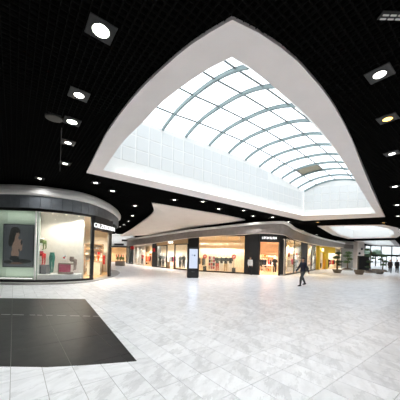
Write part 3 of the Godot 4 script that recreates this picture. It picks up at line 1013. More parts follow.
	for q in [[V(-9.5, 3.80, 12.44), 0.06, 1.6, -1.0, "upper strip nearer the display"], [V(-11.4, 3.80, 12.52), -0.12, 2.0, -1.0, "upper strip at the left edge"], [V(-9.5, 0.26, 12.44), 0.06, 1.6, 1.0, "lower strip nearer the display"], [V(-11.4, 0.26, 12.52), -0.12, 2.0, 1.0, "lower strip at the left edge"]]:  # fill strips added above and below to light the backdrop evenly
		var ls := thing("added_light_strip", "added slim white light strip brightening the poster backdrop, " + q[4], "lamp", q[0], q[1])
		put("housing", soft_box(Vector3(q[2], 0.06, 0.1), 0.01), M.white, ls, Transform3D(Basis.IDENTITY, Vector3(0, -q[3] * 0.04, 0)))
		put("diffuser", soft_box(Vector3(q[2] - 0.04, 0.02, 0.08), 0.006), M.strip, ls)
		var al := AreaLight3D.new()
		al.name = "light"
		al.area_size = Vector2(q[2] - 0.04, 0.08)
		al.position = Vector3(0, q[3] * 0.02, 0)
		al.rotation_degrees = Vector3(90 * q[3], 0, 0)
		al.light_energy = 0.6
		al.light_color = Color(1.0, 1.0, 0.96)
		al.area_range = 40.0
		al.shadow_enabled = true
		ls.add_child(al)
	poster()
	# white display stage and its back wall
	put("stage", prism(PackedVector2Array([Vector2(-8.5, 12.6), Vector2(-7.45, 12.98), Vector2(-6.75, 13.6), Vector2(-6.9, 14.1), Vector2(-9.3, 13.9)]), 0.09, 0.45), M.white, s)
	put("display_back", wall(Vector2(-9.6, 13.86), Vector2(-6.86, 14.16), 0.08, 0.09, 3.88), M.shop_wall, s)
	put("display_side", wall(Vector2(-8.5, 12.62), Vector2(-9.35, 13.84), 0.06, 0.09, 3.88), M.white, s)
	window_display()
	# lamps above the stage and in the shop
	for p in [V(-8.1, 3.88, 13.1), V(-7.5, 3.88, 13.35), V(-7.0, 3.88, 13.75)]: shop_lamp(p, 1.5, Color(1.0, 0.975, 0.93), "small round spotlight above the tights window display", "spotlights above the tights display")
	for p in [V(-7.0, 3.88, 15.3), V(-7.1, 3.88, 17.3), V(-8.6, 3.88, 16.2), V(-9.0, 3.88, 18.6)]: shop_lamp(p, 6.5, Color(1.0, 0.93, 0.82), "small round spotlight on the round shop's ceiling", "spotlights in the round shop")
	# shelf units with small packs
	shelf_unit(V(-8.75, 0.09, 19.6), 0.25, 1.5, 2.3, "tall pale shelf unit of packs facing the round shop's door", [M.white_cloth, M.tan, M.grey_cloth, M.red, M.white_cloth, M.nude])
	shelf_unit(V(-8.9, 0.09, 17.2), 0.2, 1.1, 2.2, "tall shelf unit behind the round shop's window edge")
	var ct := thing("counter", "low pale sales counter inside the round shop", "counter", V(-7.55, 0.09, 17.2), 0.2)
	put("body", soft_box(Vector3(0.9, 0.95, 0.5), 0.01), M.shop_wall, ct, Transform3D(Basis.IDENTITY, Vector3(0, 0.475, 0)))
	put("top", soft_box(Vector3(0.98, 0.04, 0.58), 0.01), M.wood, ct, Transform3D(Basis.IDENTITY, Vector3(0, 0.97, 0)))
	var rk := garment_rack(V(-7.75, 0.09, 18.6), 0.8, 0.3, [M.tan, M.orange, M.white_cloth, M.red], "short rack of bright garments by the round shop's door")

func poster():
	var W_ := 120; var H_ := 180
	var img := Image.create(W_, H_, false, Image.FORMAT_RGB8)
	for y in H_:
		for x in W_:
			var u := float(x) / W_; var v := float(y) / H_
			var bg := 0.34 + 0.08 * sin(u * 3.0 + 0.6) * (1.0 - v * 0.4)
			img.set_pixel(x, y, Color(bg * 0.98, bg, bg * 1.08))
	var skin := Color(0.74, 0.60, 0.53)
	var hair := Color(0.13, 0.10, 0.09)
	var cloth := Color(0.09, 0.09, 0.10)
	# hair mass, face, back and arm of a kneeling figure seen from behind its shoulder
	for e in [[0.43, 0.31, 0.06, 0.07, skin], [0.42, 0.41, 0.15, 0.09, skin], [0.41, 0.53, 0.13, 0.15, skin], [0.39, 0.68, 0.135, 0.12, skin], [0.58, 0.46, 0.055, 0.12, skin], [0.55, 0.58, 0.08, 0.04, skin], [0.60, 0.42, 0.03, 0.06, cloth], [0.52, 0.60, 0.02, 0.03, cloth],
		[0.455, 0.20, 0.08, 0.085, skin], [0.38, 0.12, 0.15, 0.075, hair], [0.31, 0.19, 0.10, 0.12, hair], [0.27, 0.31, 0.10, 0.13, hair], [0.23, 0.42, 0.08, 0.10, hair], [0.53, 0.16, 0.025, 0.06, hair],
		[0.37, 0.80, 0.17, 0.06, cloth], [0.62, 0.87, 0.32, 0.055, cloth], [0.40, 0.92, 0.24, 0.03, Color(0.42, 0.30, 0.26)], [0.15, 0.89, 0.13, 0.04, cloth],
		[0.475, 0.185, 0.02, 0.010, hair], [0.485, 0.245, 0.018, 0.008, Color(0.55, 0.25, 0.24)]]:
		for y in H_:
			for x in W_:
				var dx: float = (float(x) / W_ - e[0]) / e[2]; var dy: float = (float(y) / H_ - e[1]) / e[3]
				if dx * dx + dy * dy < 1.0: img.set_pixel(x, y, e[4])
	var m := mat(Color.WHITE, 0.5)
	m.albedo_texture = ImageTexture.create_from_image(img)
	var a := Vector2(-10.2, 12.72); var b := Vector2(-8.6, 12.86)
	var bs := basis_along(a, b)
	var t := thing("framed_poster", "large dark poster of a kneeling long-haired figure in the shop window", "poster", P3(Vector2(-9.62, 12.77), 1.95) + bs.z * 0.055)
	t.basis = bs
	put("frame", soft_box(Vector3(1.55, 2.28, 0.04), 0.008), M.black, t)
	var q := QuadMesh.new()
	q.size = Vector2(1.47, 2.2)
	put("print", q, m, t, Transform3D(Basis.IDENTITY, Vector3(0, 0, 0.024)))

# a pair of display legs: hip block with two tapered legs
func leg_form(label: String, m: Material, hip: Vector3, l1: Array, l2: Array, bust: Material):
	var t := thing("leg_mannequin", label, "mannequin", hip)
	var st := newst()
	add_lathe(st, [Vector2(0.0, -0.10), Vector2(0.10, -0.09), Vector2(0.145, -0.02), Vector2(0.14, 0.04), Vector2(0.12, 0.10)], Vector3.ZERO, 16, 1.0, 0.72)
	for l in [l1, l2]:
		var r := [0.09, 0.085, 0.062, 0.058, 0.05, 0.034, 0.03]
		var p := []
		for i in 7:
			var f: float = i / 6.0 * (l.size() - 1)
			var k := int(min(floor(f), l.size() - 2))
			p.append(l[k].lerp(l[k + 1], f - k))
		add_tube(st, p, r, 10)
		var e: Vector3 = p[6]
		add_tube(st, [e, e + Vector3(0.01, -0.05, 0.05), e + Vector3(0.02, -0.08, 0.14)], [0.03, 0.034, 0.014], 8)
	put("tights", st.commit(), m, t)
	put("waist", lathe([Vector2(0.12, 0.10), Vector2(0.115, 0.17), Vector2(0.0, 0.175)], 16), bust, t)

func window_display():
	# shelves carrying the seated forms
	for q in [[site(41.5, 243.5, 13.55), "upper white wall shelf in the tights window"], [site(41.5, 258.0, 13.5), "lower white wall shelf in the tights window"]]:
		var sh := thing("wall_shelf", q[1], "shelf", q[0], -0.2)
		put("board", soft_box(Vector3(0.42, 0.03, 0.26), 0.006), M.white, sh)
		put("bracket", soft_box(Vector3(0.03, 0.09, 0.26), 0.006), M.white, sh, Transform3D(Basis.IDENTITY, Vector3(0, -0.06, 0)))
	var g := site(41.5, 241.0, 13.5)
	leg_form("seated leg mannequin in olive green tights on the upper shelf", M.olive, g, [Vector3(-0.02, -0.03, 0.02), Vector3(0.22, -0.02, 0.14), Vector3(0.2, -0.42, 0.12)], [Vector3(0.06, -0.03, 0.02), Vector3(0.27, 0.0, 0.06), Vector3(0.32, -0.36, 0.08)], M.white)
	var r := site(41.0, 254.0, 13.45)
	leg_form("seated leg mannequin in red tights on the lower shelf", M.red, r, [Vector3(-0.02, -0.03, 0.02), Vector3(0.2, -0.02, 0.14), Vector3(0.18, -0.52, 0.12)], [Vector3(0.05, -0.03, 0.02), Vector3(0.26, 0.0, 0.06), Vector3(0.28, -0.5, 0.08)], M.pink)
	var tl := site(52.2, 255.5, 13.35)
	leg_form("standing leg mannequin in teal green tights", M.teal, tl, [Vector3(-0.07, -0.05, 0), Vector3(-0.06, -0.42, 0.05), Vector3(-0.03, -0.86, 0.0)], [Vector3(0.08, -0.05, 0), Vector3(0.09, -0.42, 0.04), Vector3(0.04, -0.86, -0.03)], M.teal)
	var gc := thing("display_cube", "grey display cube at the left of the tights window", "cube", site(43.0, 277.5, 13.2))
	gc.position.y = 0.45
	put("body", soft_box(Vector3(0.58, 0.5, 0.4), 0.015), M.grey_cloth, gc, Transform3D(Basis.IDENTITY, Vector3(0, 0.25, 0)))
	put("panel", soft_box(Vector3(0.22, 0.36, 0.02), 0.005), M.graphite, gc, Transform3D(Basis.IDENTITY, Vector3(-0.1, 0.24, 0.205)))
	var pk := thing("display_bench", "grey display bench with a rose pink front in the tights window", "bench", V(site(66.0, 270, 13.4).x, 0.45, 13.4), -0.3)
	put("seat", soft_box(Vector3(0.95, 0.06, 0.4), 0.01), M.nude, pk, Transform3D(Basis.IDENTITY, Vector3(0.1, 0.58, 0)))
	put("pink_block", soft_box(Vector3(0.5, 0.42, 0.34), 0.015), M.pink, pk, Transform3D(Basis.IDENTITY, Vector3(-0.08, 0.33, 0)))
	put("side_panel", soft_box(Vector3(0.06, 0.55, 0.38), 0.01), M.nude, pk, Transform3D(Basis.IDENTITY, Vector3(-0.36, 0.275, 0)))
	put("base", soft_box(Vector3(0.7, 0.12, 0.38), 0.01), M.nude, pk, Transform3D(Basis.IDENTITY, Vector3(0.0, 0.06, 0)))
	var nd := site(72.0, 264.0, 13.4)
	nd.y = 1.26
	leg_form("seated leg mannequin in taupe tights on the grey bench", M.nude, nd, [Vector3(-0.02, -0.03, 0.02), Vector3(0.2, -0.02, 0.12), Vector3(0.18, -0.5, 0.1)], [Vector3(0.05, -0.03, 0.02), Vector3(0.24, 0.0, 0.04), Vector3(0.25, -0.46, 0.06)], M.nude)
	var sg := thing("display_card", "small coloured card standing on the grey bench", "card", site(64.5, 257.2, 13.9))
	put("board", soft_box(Vector3(0.22, 0.26, 0.015), 0.003), M.white, sg)
	put("print", soft_box(Vector3(0.12, 0.1, 0.006), 0.002), M.red, sg, Transform3D(Basis.IDENTITY, Vector3(-0.02, -0.03, 0.01)))
	put("print", soft_box(Vector3(0.08, 0.06, 0.006), 0.002), M.teal, sg, Transform3D(Basis.IDENTITY, Vector3(0.04, 0.06, 0.01)))

# shelf unit with rows of small packs; each pack a thing of its own
func shelf_unit(at: Vector3, turn: float, w: float, h: float, label: String, cols: Array = []):
	var t := thing("shelf_unit", label, "shelf", at, turn)
	put("back", soft_box(Vector3(w, h, 0.03), 0.006), M.shop_wall, t, Transform3D(Basis.IDENTITY, Vector3(0, h / 2, -0.2)))
	for sx in [-1.0, 1.0]: put("side", soft_box(Vector3(0.04, h, 0.4), 0.006), M.wood, t, Transform3D(Basis.IDENTITY, Vector3(sx * (w / 2 + 0.02), h / 2, 0)))
	var n := int(h / 0.42)
	if cols.size() == 0: cols = [M.red, M.dark_cloth, M.white_cloth, M.orange, M.grey_cloth, M.tan]
	for i in n + 1:
		put("board", soft_box(Vector3(w, 0.035, 0.4), 0.006), M.wood, t, Transform3D(Basis.IDENTITY, Vector3(0, 0.05 + i * (h - 0.08) / n, 0)))
	for i in n:
		var x := -w / 2 + 0.03
		while true:
			var pw := rng.randf_range(0.13, 0.26); var ph := rng.randf_range(0.14, 0.28)
			if x + pw > w / 2 - 0.02: break
			if rng.randf() < 0.9:
				var bx := put("shop_pack", soft_box(Vector3(pw, ph, 0.22), 0.006), cols[rng.randi() % cols.size()])
				bx.transform = t.transform * Transform3D(Basis.IDENTITY, Vector3(x + pw / 2, 0.05 + 0.0185 + i * (h - 0.08) / n + ph / 2, 0.05))
				meta(bx, COLOUR_NAMES[M.find_key(bx.material_override)] + " pack on the " + label.replace(" of packs", ""), "pack", "packs on the " + label.replace(" of packs", ""))
			x += pw + 0.05

# rail on two legs with hanging garments
func garment_rack(at: Vector3, w: float, turn: float, cols: Array, label: String) -> Node3D:
	var t := thing("clothes_rack", label, "rack", at, turn)
	put("rail", tube([Vector3(-w / 2, 1.45, 0), Vector3(w / 2, 1.45, 0)], [0.016, 0.016], 6), M.steel, t)
	for sx in [-1.0, 1.0]:
		put("leg", tube([Vector3(sx * w / 2, 0, 0), Vector3(sx * w / 2, 1.46, 0)], [0.016, 0.016], 6), M.steel, t)
		put("foot", soft_box(Vector3(0.04, 0.03, 0.45), 0.006), M.steel, t, Transform3D(Basis.IDENTITY, Vector3(sx * w / 2, 0.015, 0)))
	for i in cols.size():
		var st := newst()
		var x := -w / 2 + (i + 0.5) * w / cols.size()
		var hem := rng.randf_range(0.55, 0.8)
		add_lathe(st, [Vector2(0.02, 1.42), Vector2(0.10, 1.38), Vector2(0.20, 1.32), Vector2(0.18, 1.1), Vector2(0.22, hem), Vector2(0.0, hem + 0.01)].map(func(q): return q), Vector3(x, 0, 0), 12, 0.35, 1.0)
		var gm := put("garment", st.commit(), cols[i], t)
		put("hanger", tube([Vector3(x, 1.40, 0), Vector3(x, 1.465, 0.0), Vector3(x + 0.012, 1.475, 0.0)], [0.006, 0.006, 0.006], 5), M.steel, gm)
	return t

# standing shop mannequin with dress parts
func mannequin(at: Vector3, turn: float, top: Material, bottom: Material, label: String, group := ""):
	var t := thing("mannequin", label, "mannequin", at, turn, group)
	var st := newst()
	add_lathe(st, [Vector2(0.0, 1.56), Vector2(0.05, 1.57), Vector2(0.078, 1.64), Vector2(0.085, 1.71), Vector2(0.06, 1.79), Vector2(0.0, 1.82)], Vector3.ZERO, 12, 1.0, 1.1)
	add_tube(st, [Vector3(0, 1.4, 0), Vector3(0, 1.6, 0.01)], [0.06, 0.045], 8)
	for sx in [-1.0, 1.0]:
		add_tube(st, [Vector3(sx * 0.1, 0.9, 0), Vector3(sx * 0.1, 0.5, 0.02), Vector3(sx * 0.1, 0.08, 0), Vector3(sx * 0.1, 0.04, 0.1)], [0.085, 0.06, 0.035, 0.02], 8)
		add_tube(st, [Vector3(sx * 0.18, 1.4, 0), Vector3(sx * 0.24, 1.12, 0.02), Vector3(sx * 0.25, 0.86, 0.08)], [0.045, 0.036, 0.024], 8)
	put("body", st.commit(), M.white, t)
	st = newst()
	add_lathe(st, [Vector2(0.07, 1.5), Vector2(0.2, 1.43), Vector2(0.2, 1.3), Vector2(0.16, 1.08), Vector2(0.19, 0.88), Vector2(0.0, 0.88)], Vector3.ZERO, 14, 1.0, 0.65)
	for sx in [-1.0, 1.0]: add_tube(st, [Vector3(sx * 0.17, 1.42, 0), Vector3(sx * 0.245, 1.12, 0.02)], [0.065, 0.055], 8)
	put("top", st.commit(), top, t)
	st = newst()
	for sx in [-1.0, 1.0]: add_tube(st, [Vector3(sx * 0.09, 0.92, 0), Vector3(sx * 0.1, 0.5, 0.02), Vector3(sx * 0.1, 0.12, 0)], [0.105, 0.078, 0.055], 8)
	put("trousers", st.commit(), bottom, t)
	put("stand", lathe([Vector2(0, 0.012), Vector2(0.16, 0.01), Vector2(0.165, 0.0)], 16), M.steel, t)

# ------------------------------------------------------------------ shop units: radial partitions behind a front
func unit(front: Array, depth: float, y: float, wm: Material, fm: Material, lamp_e: float, lamp_col: Color, lamps: int, tag: String):
	var back := []
	for p in front: back.append(p * ((p.length() + depth) / p.length()))
	var n := front.size() - 1
	struct("wall_back", wall(back[0], back[n], 0.1, 0, y + 0.05), wm)
	struct("wall_side", wall(front[0], back[0], 0.1, 0, y + 0.05), wm)
	struct("wall_side", wall(front[n], back[n], 0.1, 0, y + 0.05), wm)
	var poly := PackedVector2Array(front)
	var rb := back.duplicate(); rb.reverse()
	poly.append_array(PackedVector2Array(rb))
	struct("ceiling_shop", prism(poly, y, y + 0.08), wm)
	struct("floor_shop", prism(poly, 0.0, 0.012), fm)
	for i in lamps:
		var f := (i + 0.5) / lamps
		for k in [0.18, 0.6]:
			var a: Vector2 = front[0].lerp(front[n], f); var b: Vector2 = back[0].lerp(back[n], f)
			shop_lamp(P3(a.lerp(b, k), y), lamp_e, lamp_col, "small round spotlight on the ceiling of the " + tag, "spotlights of the " + tag)

# glazed front: black frame posts and panes
func glazing(called: String, label: String, a: Vector2, b: Vector2, y: float, cols: int, frame: Material, pane: Material, fw := 0.09):
	var t := thing(called, label, "shop window")
	for i in cols + 1:
		var p := a.lerp(b, float(i) / cols)
		var d := (b - a).normalized() * fw / 2
		put("post", wall(p - d, p + d, 0.1, 0.0, y), frame, t)
	put("sill", wall(a, b, 0.12, 0.012, 0.13), frame, t)
	put("head", wall(a, b, 0.12, y - 0.1, y), frame, t)
	for i in cols:
		var p := a.lerp(b, (i + 0.03) / cols); var q := a.lerp(b, (i + 0.97) / cols)
		put("pane", wall(p, q, 0.015, 0.13, y - 0.1), pane, t)
	return t

func build_shop_row():
	var warm := Color(1.0, 0.91, 0.78); var white := Color(1.0, 0.97, 0.93); var peach := Color(1.0, 0.91, 0.81)
	# --- big warm display window
	var a := Vector2(-0.2, 24.9); var b := Vector2(4.3, 22.9)
	unit([a, b], 8.0, 3.72, M.warm_wall, M.tan, 3.5, warm, 4, "large window shop")
	glazing("shop_window", "wide warm-lit display window left of the black corner shop", a, b, 3.72, 1, M.black, M.shop_glass, 0.12)
	var pa := a * 1.09; var pb := b * 1.09
	var pw := thing("display_partition", "bright cream partition behind the wide warm window", "partition")
	put("panel", wall(pa.lerp(pb, 0.03), pa.lerp(pb, 0.985), 0.08, 0.0, 2.45), M.warm_wall, pw)
	for i in 7: shop_lamp(P3(pa.lerp(pb, (i + 0.6) / 7.2) * 0.985, 2.95), 1.1, warm, "small round spotlight in a row above the cream partition", "spotlights above the cream partition")
	var tr := thing("lamp_track", "white lamp track above the cream partition", "track")
	put("track", wall(pa * 0.985, pb * 0.985, 0.04, 2.95, 3.0), M.white, tr)
	for i in 3:
		var q := pa.lerp(pb, 0.1 + 0.4 * i) * 0.985
		put("hanger", tube([P3(q, 2.98), P3(q, 3.73)], [0.01, 0.01], 5), M.steel, tr)
	var bs := basis_along(a, b)
	# collage board, red round signs, dark garments
	var cb := thing("poster_board", "collage poster board in the wide warm window", "poster", P3(site_plan(212.0, 25.3), 0.012), 0)
	cb.basis = bs
	put("board", soft_box(Vector3(0.78, 1.5, 0.03), 0.008), M.white, cb, Transform3D(Basis.IDENTITY, Vector3(0, 0.95, 0)))
	var r2 := RandomNumberGenerator.new(); r2.seed = 4
	for i in 4:
		for j in 3:
			put("photo", soft_box(Vector3(0.2, 0.29, 0.01), 0.003), [M.red, M.dark_cloth, M.tan, M.white_cloth, M.pink][r2.randi() % 5], cb, Transform3D(Basis.IDENTITY, Vector3(-0.24 + j * 0.24, 0.4 + i * 0.34, 0.02)))
	for sx in [-0.3, 0.3]: put("leg", tube([Vector3(sx, 0, 0), Vector3(sx, 0.3, 0)], [0.015, 0.015], 6), M.steel, cb)
	var nsign := 0
	for q in [[205.0, 25.6, 1.45, "left"], [234.0, 24.2, 1.5, "right"]]:
		var sgn := thing("sale_stand", "red and white disc sign on a stand, %s one in the warm window" % q[3], "sign", P3(site_plan(q[0], q[1]), 0.012))
		sgn.basis = bs
		put("pole", tube([Vector3(0, 0, 0), Vector3(0, q[2], 0)], [0.02, 0.02], 6), M.dark, sgn)
		put("base", soft_box(Vector3(0.34, 0.5, 0.2), 0.01), M.dark_cloth, sgn, Transform3D(Basis.IDENTITY, Vector3(0, 0.25, 0)))
		var disc := lathe([Vector2(0, 0.02), Vector2(0.23, 0.02), Vector2(0.24, 0.0), Vector2(0.23, -0.02), Vector2(0, -0.02)], 24)
		put("disc", disc, M.red, sgn, Transform3D(Basis(Vector3.RIGHT, PI / 2), Vector3(0, q[2] + 0.1, 0.02)))
		put("mark", soft_box(Vector3(0.2, 0.08, 0.01), 0.004), M.white, sgn, Transform3D(Basis(Vector3.BACK, 0.5), Vector3(0, q[2] + 0.1, 0.045)))
	var k := 0
	for q in [[221.4, 25.0, M.dark_cloth, M.white_cloth], [226.0, 24.25, M.dark_cloth, M.tan], [230.6, 25.1, M.dark_cloth, M.white_cloth]]:
		mannequin(P3(site_plan(q[0], q[1]), 0.012), -0.1 + k * 0.1, q[2], q[3], ["white mannequin in a black top, first from the collage board", "white mannequin in a black top and tan trousers in the warm window", "white mannequin in a black top beside the right disc sign"][k])
		k += 1
	mannequin(P3(site_plan(217.4, 24.7), 0.012), 0.2, M.dark_cloth, M.red, "mannequin in black top and red trousers beside the collage board")
	garment_rack(P3(site_plan(201.5, 25.9), 0.012), 0.9, 0.3, [M.red, M.dark_cloth, M.tan, M.dark_cloth, M.grey_cloth], "rack of red and dark clothes at the left end of the warm window")
	# --- dark pillar between the two shops
	struct("wall_pillar", prism(PackedVector2Array([Vector2(-1.3, 25.7), Vector2(-0.2, 24.8), Vector2(-0.1, 26.5), Vector2(-1.35, 27.4)]), 0, 3.6), M.dark, "dark grey pillar behind the information totem")
	# --- black corner shop with the lit doorway
	var c0 := Vector2(4.3, 22.9); var c1 := Vector2(5.45, 22.1); var c2 := Vector2(7.25, 22.0); var c3 := Vector2(7.95, 22.4)
	var cf := struct_node("wall_corner_shop", "black portal front of the corner shop")
	put("front", wall(c0, c1, 0.16, 0, 3.85), M.dark, cf)
	put("front", wall(c2, c3, 0.16, 0, 3.85), M.dark, cf)
	put("lintel", wall(c1, c2, 0.16, 3.05, 3.85), M.dark, cf)
	put("base_strip", wall(c2, c3, 0.2, 0, 0.12), M.kerb, cf)
	for p in [c1, c2]: put("jamb", wall(p + Vector2(-0.05, -0.02), p + Vector2(0.05, -0.02), 0.2, 0, 3.05), M.black, cf)
	var sg := thing("shop_sign", "small white lettering on the black front over the corner doorway", "sign", P3(c1.lerp(c2, 0.48), 3.42))
	sg.basis = basis_along(c1, c2)
	strokes(10, 1.35, 0.2, M.lettering, sg, Transform3D(Basis.IDENTITY, Vector3(0, 0, 0.11)), 21)
	strokes(7, 0.5, 0.06, M.grey_cloth, sg, Transform3D(Basis.IDENTITY, Vector3(0, -0.19, 0.11)), 22)
	unit([c1 + Vector2(-0.6, 0.5), c2 + Vector2(0.5, 0.1)], 7.0, 3.3, M.orange_wall, M.wood, 6.3, peach, 3, "black corner shop")
	shelf_unit(P3(site_plan(268.3, 27.9), 0.012), -0.28, 1.5, 2.1, "wide shelf unit of packs at the back of the black corner shop")
	garment_rack(P3(site_plan(263.2, 25.0), 0.012), 0.8, 0.4, [M.dark_cloth, M.dark_cloth, M.navy, M.dark_cloth], "rack of black clothes left inside the corner doorway")
	garment_rack(P3(site_plan(271.8, 26.6), 0.012), 0.8, -0.3, [M.red, M.dark_cloth, M.tan, M.dark_cloth], "rack of red and black clothes right inside the corner doorway")
	var tb := thing("display_table", "white display table inside the corner doorway", "table", P3(site_plan(268.0, 24.2), 0.012))
	put("top", soft_box(Vector3(1.0, 0.05, 0.6), 0.01), M.white, tb, Transform3D(Basis.IDENTITY, Vector3(0, 0.8, 0)))
	for sx in [-0.44, 0.44]:
		for sz in [-0.24, 0.24]: put("leg", soft_box(Vector3(0.05, 0.78, 0.05), 0.006), M.white, tb, Transform3D(Basis.IDENTITY, Vector3(sx, 0.39, sz)))
	for i in 3:
		var fs := put("folded_shirt", soft_box(Vector3(0.24, 0.08, 0.3), 0.02), [M.dark_cloth, M.white_cloth, M.pink][i])
		fs.position = tb.position + Vector3(-0.3 + i * 0.3, 0.865, 0)
		meta(fs, ["black folded shirt on the white display table", "white folded shirt on the display table", "pink folded shirt on the white display table"][i], "shirt")
	mannequin(P3(site_plan(275.0, 24.4), 0.012), -0.3, M.dark_cloth, M.dark_cloth, "mannequin in black just inside the corner doorway on the right")
	# --- white clothes shop with the three glass bays
	var w0 := Vector2(-5.5, 30.6); var w1 := Vector2(-1.3, 25.75)
	unit([w0, w1], 7.0, 3.05, M.shop_wall, M.tan, 7.0, white, 3, "white clothes shop")
	var fr := struct_node("wall_white_shop", "tan header over the white clothes shop")
	put("header", (func():
		var st := newst()
		wall_seg(st, w0, w1, 0.14, 2.72, 3.1, 2.95, 3.5)
		return st.commit()).call(), M.tan, fr)
	var ws := thing("shop_sign", "white lettering on the tan header of the white clothes shop", "sign", P3(w0.lerp(w1, 0.5), 3.08))
	ws.basis = basis_along(w0, w1)
	strokes(6, 1.15, 0.24, M.lettering, ws, Transform3D(Basis.IDENTITY, Vector3(0, 0, 0.10)), 33)
	glazing("shop_window", "glass bay at the left of the white clothes shop", w0, w0.lerp(w1, 0.36), 2.8, 1, M.black, M.shop_glass, 0.1)
	glazing("shop_window", "glass bay at the right of the white clothes shop", w0.lerp(w1, 0.62), w1, 2.9, 1, M.black, M.shop_glass, 0.12)
	k = 0
	for q in [[160.5, 30.9, M.dark_cloth, M.dark_cloth], [163.5, 30.3, M.grey_cloth, M.dark_cloth], [180.5, 28.0, M.grey_cloth, M.dark_cloth], [184.0, 27.6, M.dark_cloth, M.navy]]:
		mannequin(P3(site_plan(q[0], q[1]), 0.012), -0.5, q[2], q[3], ["mannequin in all black in the left bay of the white clothes shop", "mannequin in a grey top in the left bay of the white clothes shop", "mannequin in a grey top in the right bay of the white clothes shop", "mannequin in a black top in the right bay of the white clothes shop"][k])
		k += 1
	garment_rack(P3(site_plan(170.0, 32.5), 0.012), 1.3, 0.6, [M.dark_cloth, M.white_cloth, M.grey_cloth, M.tan, M.dark_cloth], "rack of mixed clothes deep inside the white clothes shop")
	garment_rack(P3(site_plan(173.0, 30.6), 0.012), 1.2, 0.9, [M.grey_cloth, M.dark_cloth, M.pink, M.grey_cloth], "rack of grey clothes in the middle of the white clothes shop")
	var ol := thing("shop_table", "pale wooden table in the entrance of the white clothes shop", "table", P3(site_plan(172.0, 29.2), 0.012), 0.8)
	put("top", soft_box(Vector3(1.1, 0.05, 0.6), 0.01), M.wood, ol, Transform3D(Basis.IDENTITY, Vector3(0, 0.75, 0)))
	for sx in [-0.48, 0.48]: put("trestle", soft_box(Vector3(0.05, 0.73, 0.5), 0.006), M.wood, ol, Transform3D(Basis.IDENTITY, Vector3(sx, 0.365, 0)))
	# --- grey pillar, then the smaller shops running away to the left
	struct("wall_pillar", prism(PackedVector2Array([Vector2(-6.35, 31.8), Vector2(-5.5, 30.6), Vector2(-5.2, 32.0), Vector2(-6.2, 33.2)]), 0, 3.1), M.graphite, "grey pillar at the left of the white clothes shop")
	var rs := thing("blade_sign", "small red sign on the grey pillar", "sign", P3(Vector2(-5.95, 31.05), 2.2))
	put("plate", soft_box(Vector3(0.3, 0.5, 0.08), 0.02), M.red, rs)
	put("bracket", soft_box(Vector3(0.05, 0.06, 0.3), 0.01), M.steel, rs, Transform3D(Basis.IDENTITY, Vector3(0, 0, -0.12)))
	var s0 := Vector2(-7.9, 34.3); var s1 := Vector2(-6.35, 31.8)
	unit([s0, s1], 6.0, 2.95, M.warm_wall, M.wood, 6.0, peach, 2, "orange-lit shop")
	struct("trim_header", wall(s0, s1, 0.14, 2.75, 3.1), M.shop_wall)
	garment_rack(P3(site_plan(148.6, 35.0), 0.012), 0.8, 0.5, [M.orange, M.tan, M.red, M.dark_cloth], "rack of orange clothes in the orange-lit shop")
	shelf_unit(P3(site_plan(148.6, 37.2), 0.012), 0.3, 0.8, 1.9, "low shelf unit of packs in the orange-lit shop")
	var t0 := Vector2(-10.4, 37.7)
	unit([t0, s0], 6.0, 2.95, M.shop_wall, M.tan, 6.0, white, 2, "pale glass shop")
	glazing("shop_window", "row of pale glass bays left of the orange-lit shop", t0.lerp(s0, 0.02), s0, 2.95, 3, M.shop_wall, M.shop_glass, 0.14)
	mannequin(P3(site_plan(137.0, 38.6), 0.012), -0.4, M.white_cloth, M.tan, "pale dressed mannequin in the row of pale glass bays")
	mannequin(P3(site_plan(142.5, 36.9), 0.012), -0.4, M.red, M.dark_cloth, "mannequin in a red top in the row of pale glass bays")
	var v0 := Vector2(-12.2, 40.0)
	unit([v0, t0], 6.0, 2.95, M.dark, M.wood, 1.5, warm, 1, "dark shop")
	glazing("shop_window", "dark framed shop front at the left end of the row", v0, t0.lerp(v0, 0.1), 2.95, 2, M.graphite, M.shop_glass, 0.25)
	var rd := thing("shop_sign", "red round shop sign at the left end of the shop row", "sign", P3(t0.lerp(v0, 0.2) * 0.975, 2.55))
	put("plate", lathe([Vector2(0, 0.04), Vector2(0.28, 0.04), Vector2(0.3, 0.0), Vector2(0.28, -0.04), Vector2(0, -0.04)], 20), M.red, rd, Transform3D(Basis(Vector3.RIGHT, PI / 2), Vector3.ZERO))
	put("arm", soft_box(Vector3(0.05, 0.05, 0.5), 0.01), M.steel, rd, Transform3D(Basis.IDENTITY, Vector3(0, 0, -0.25)))

func site_plan(px: float, d: float) -> Vector2:
	return Vector2((px - 200.0) / FOCAL * d, d)

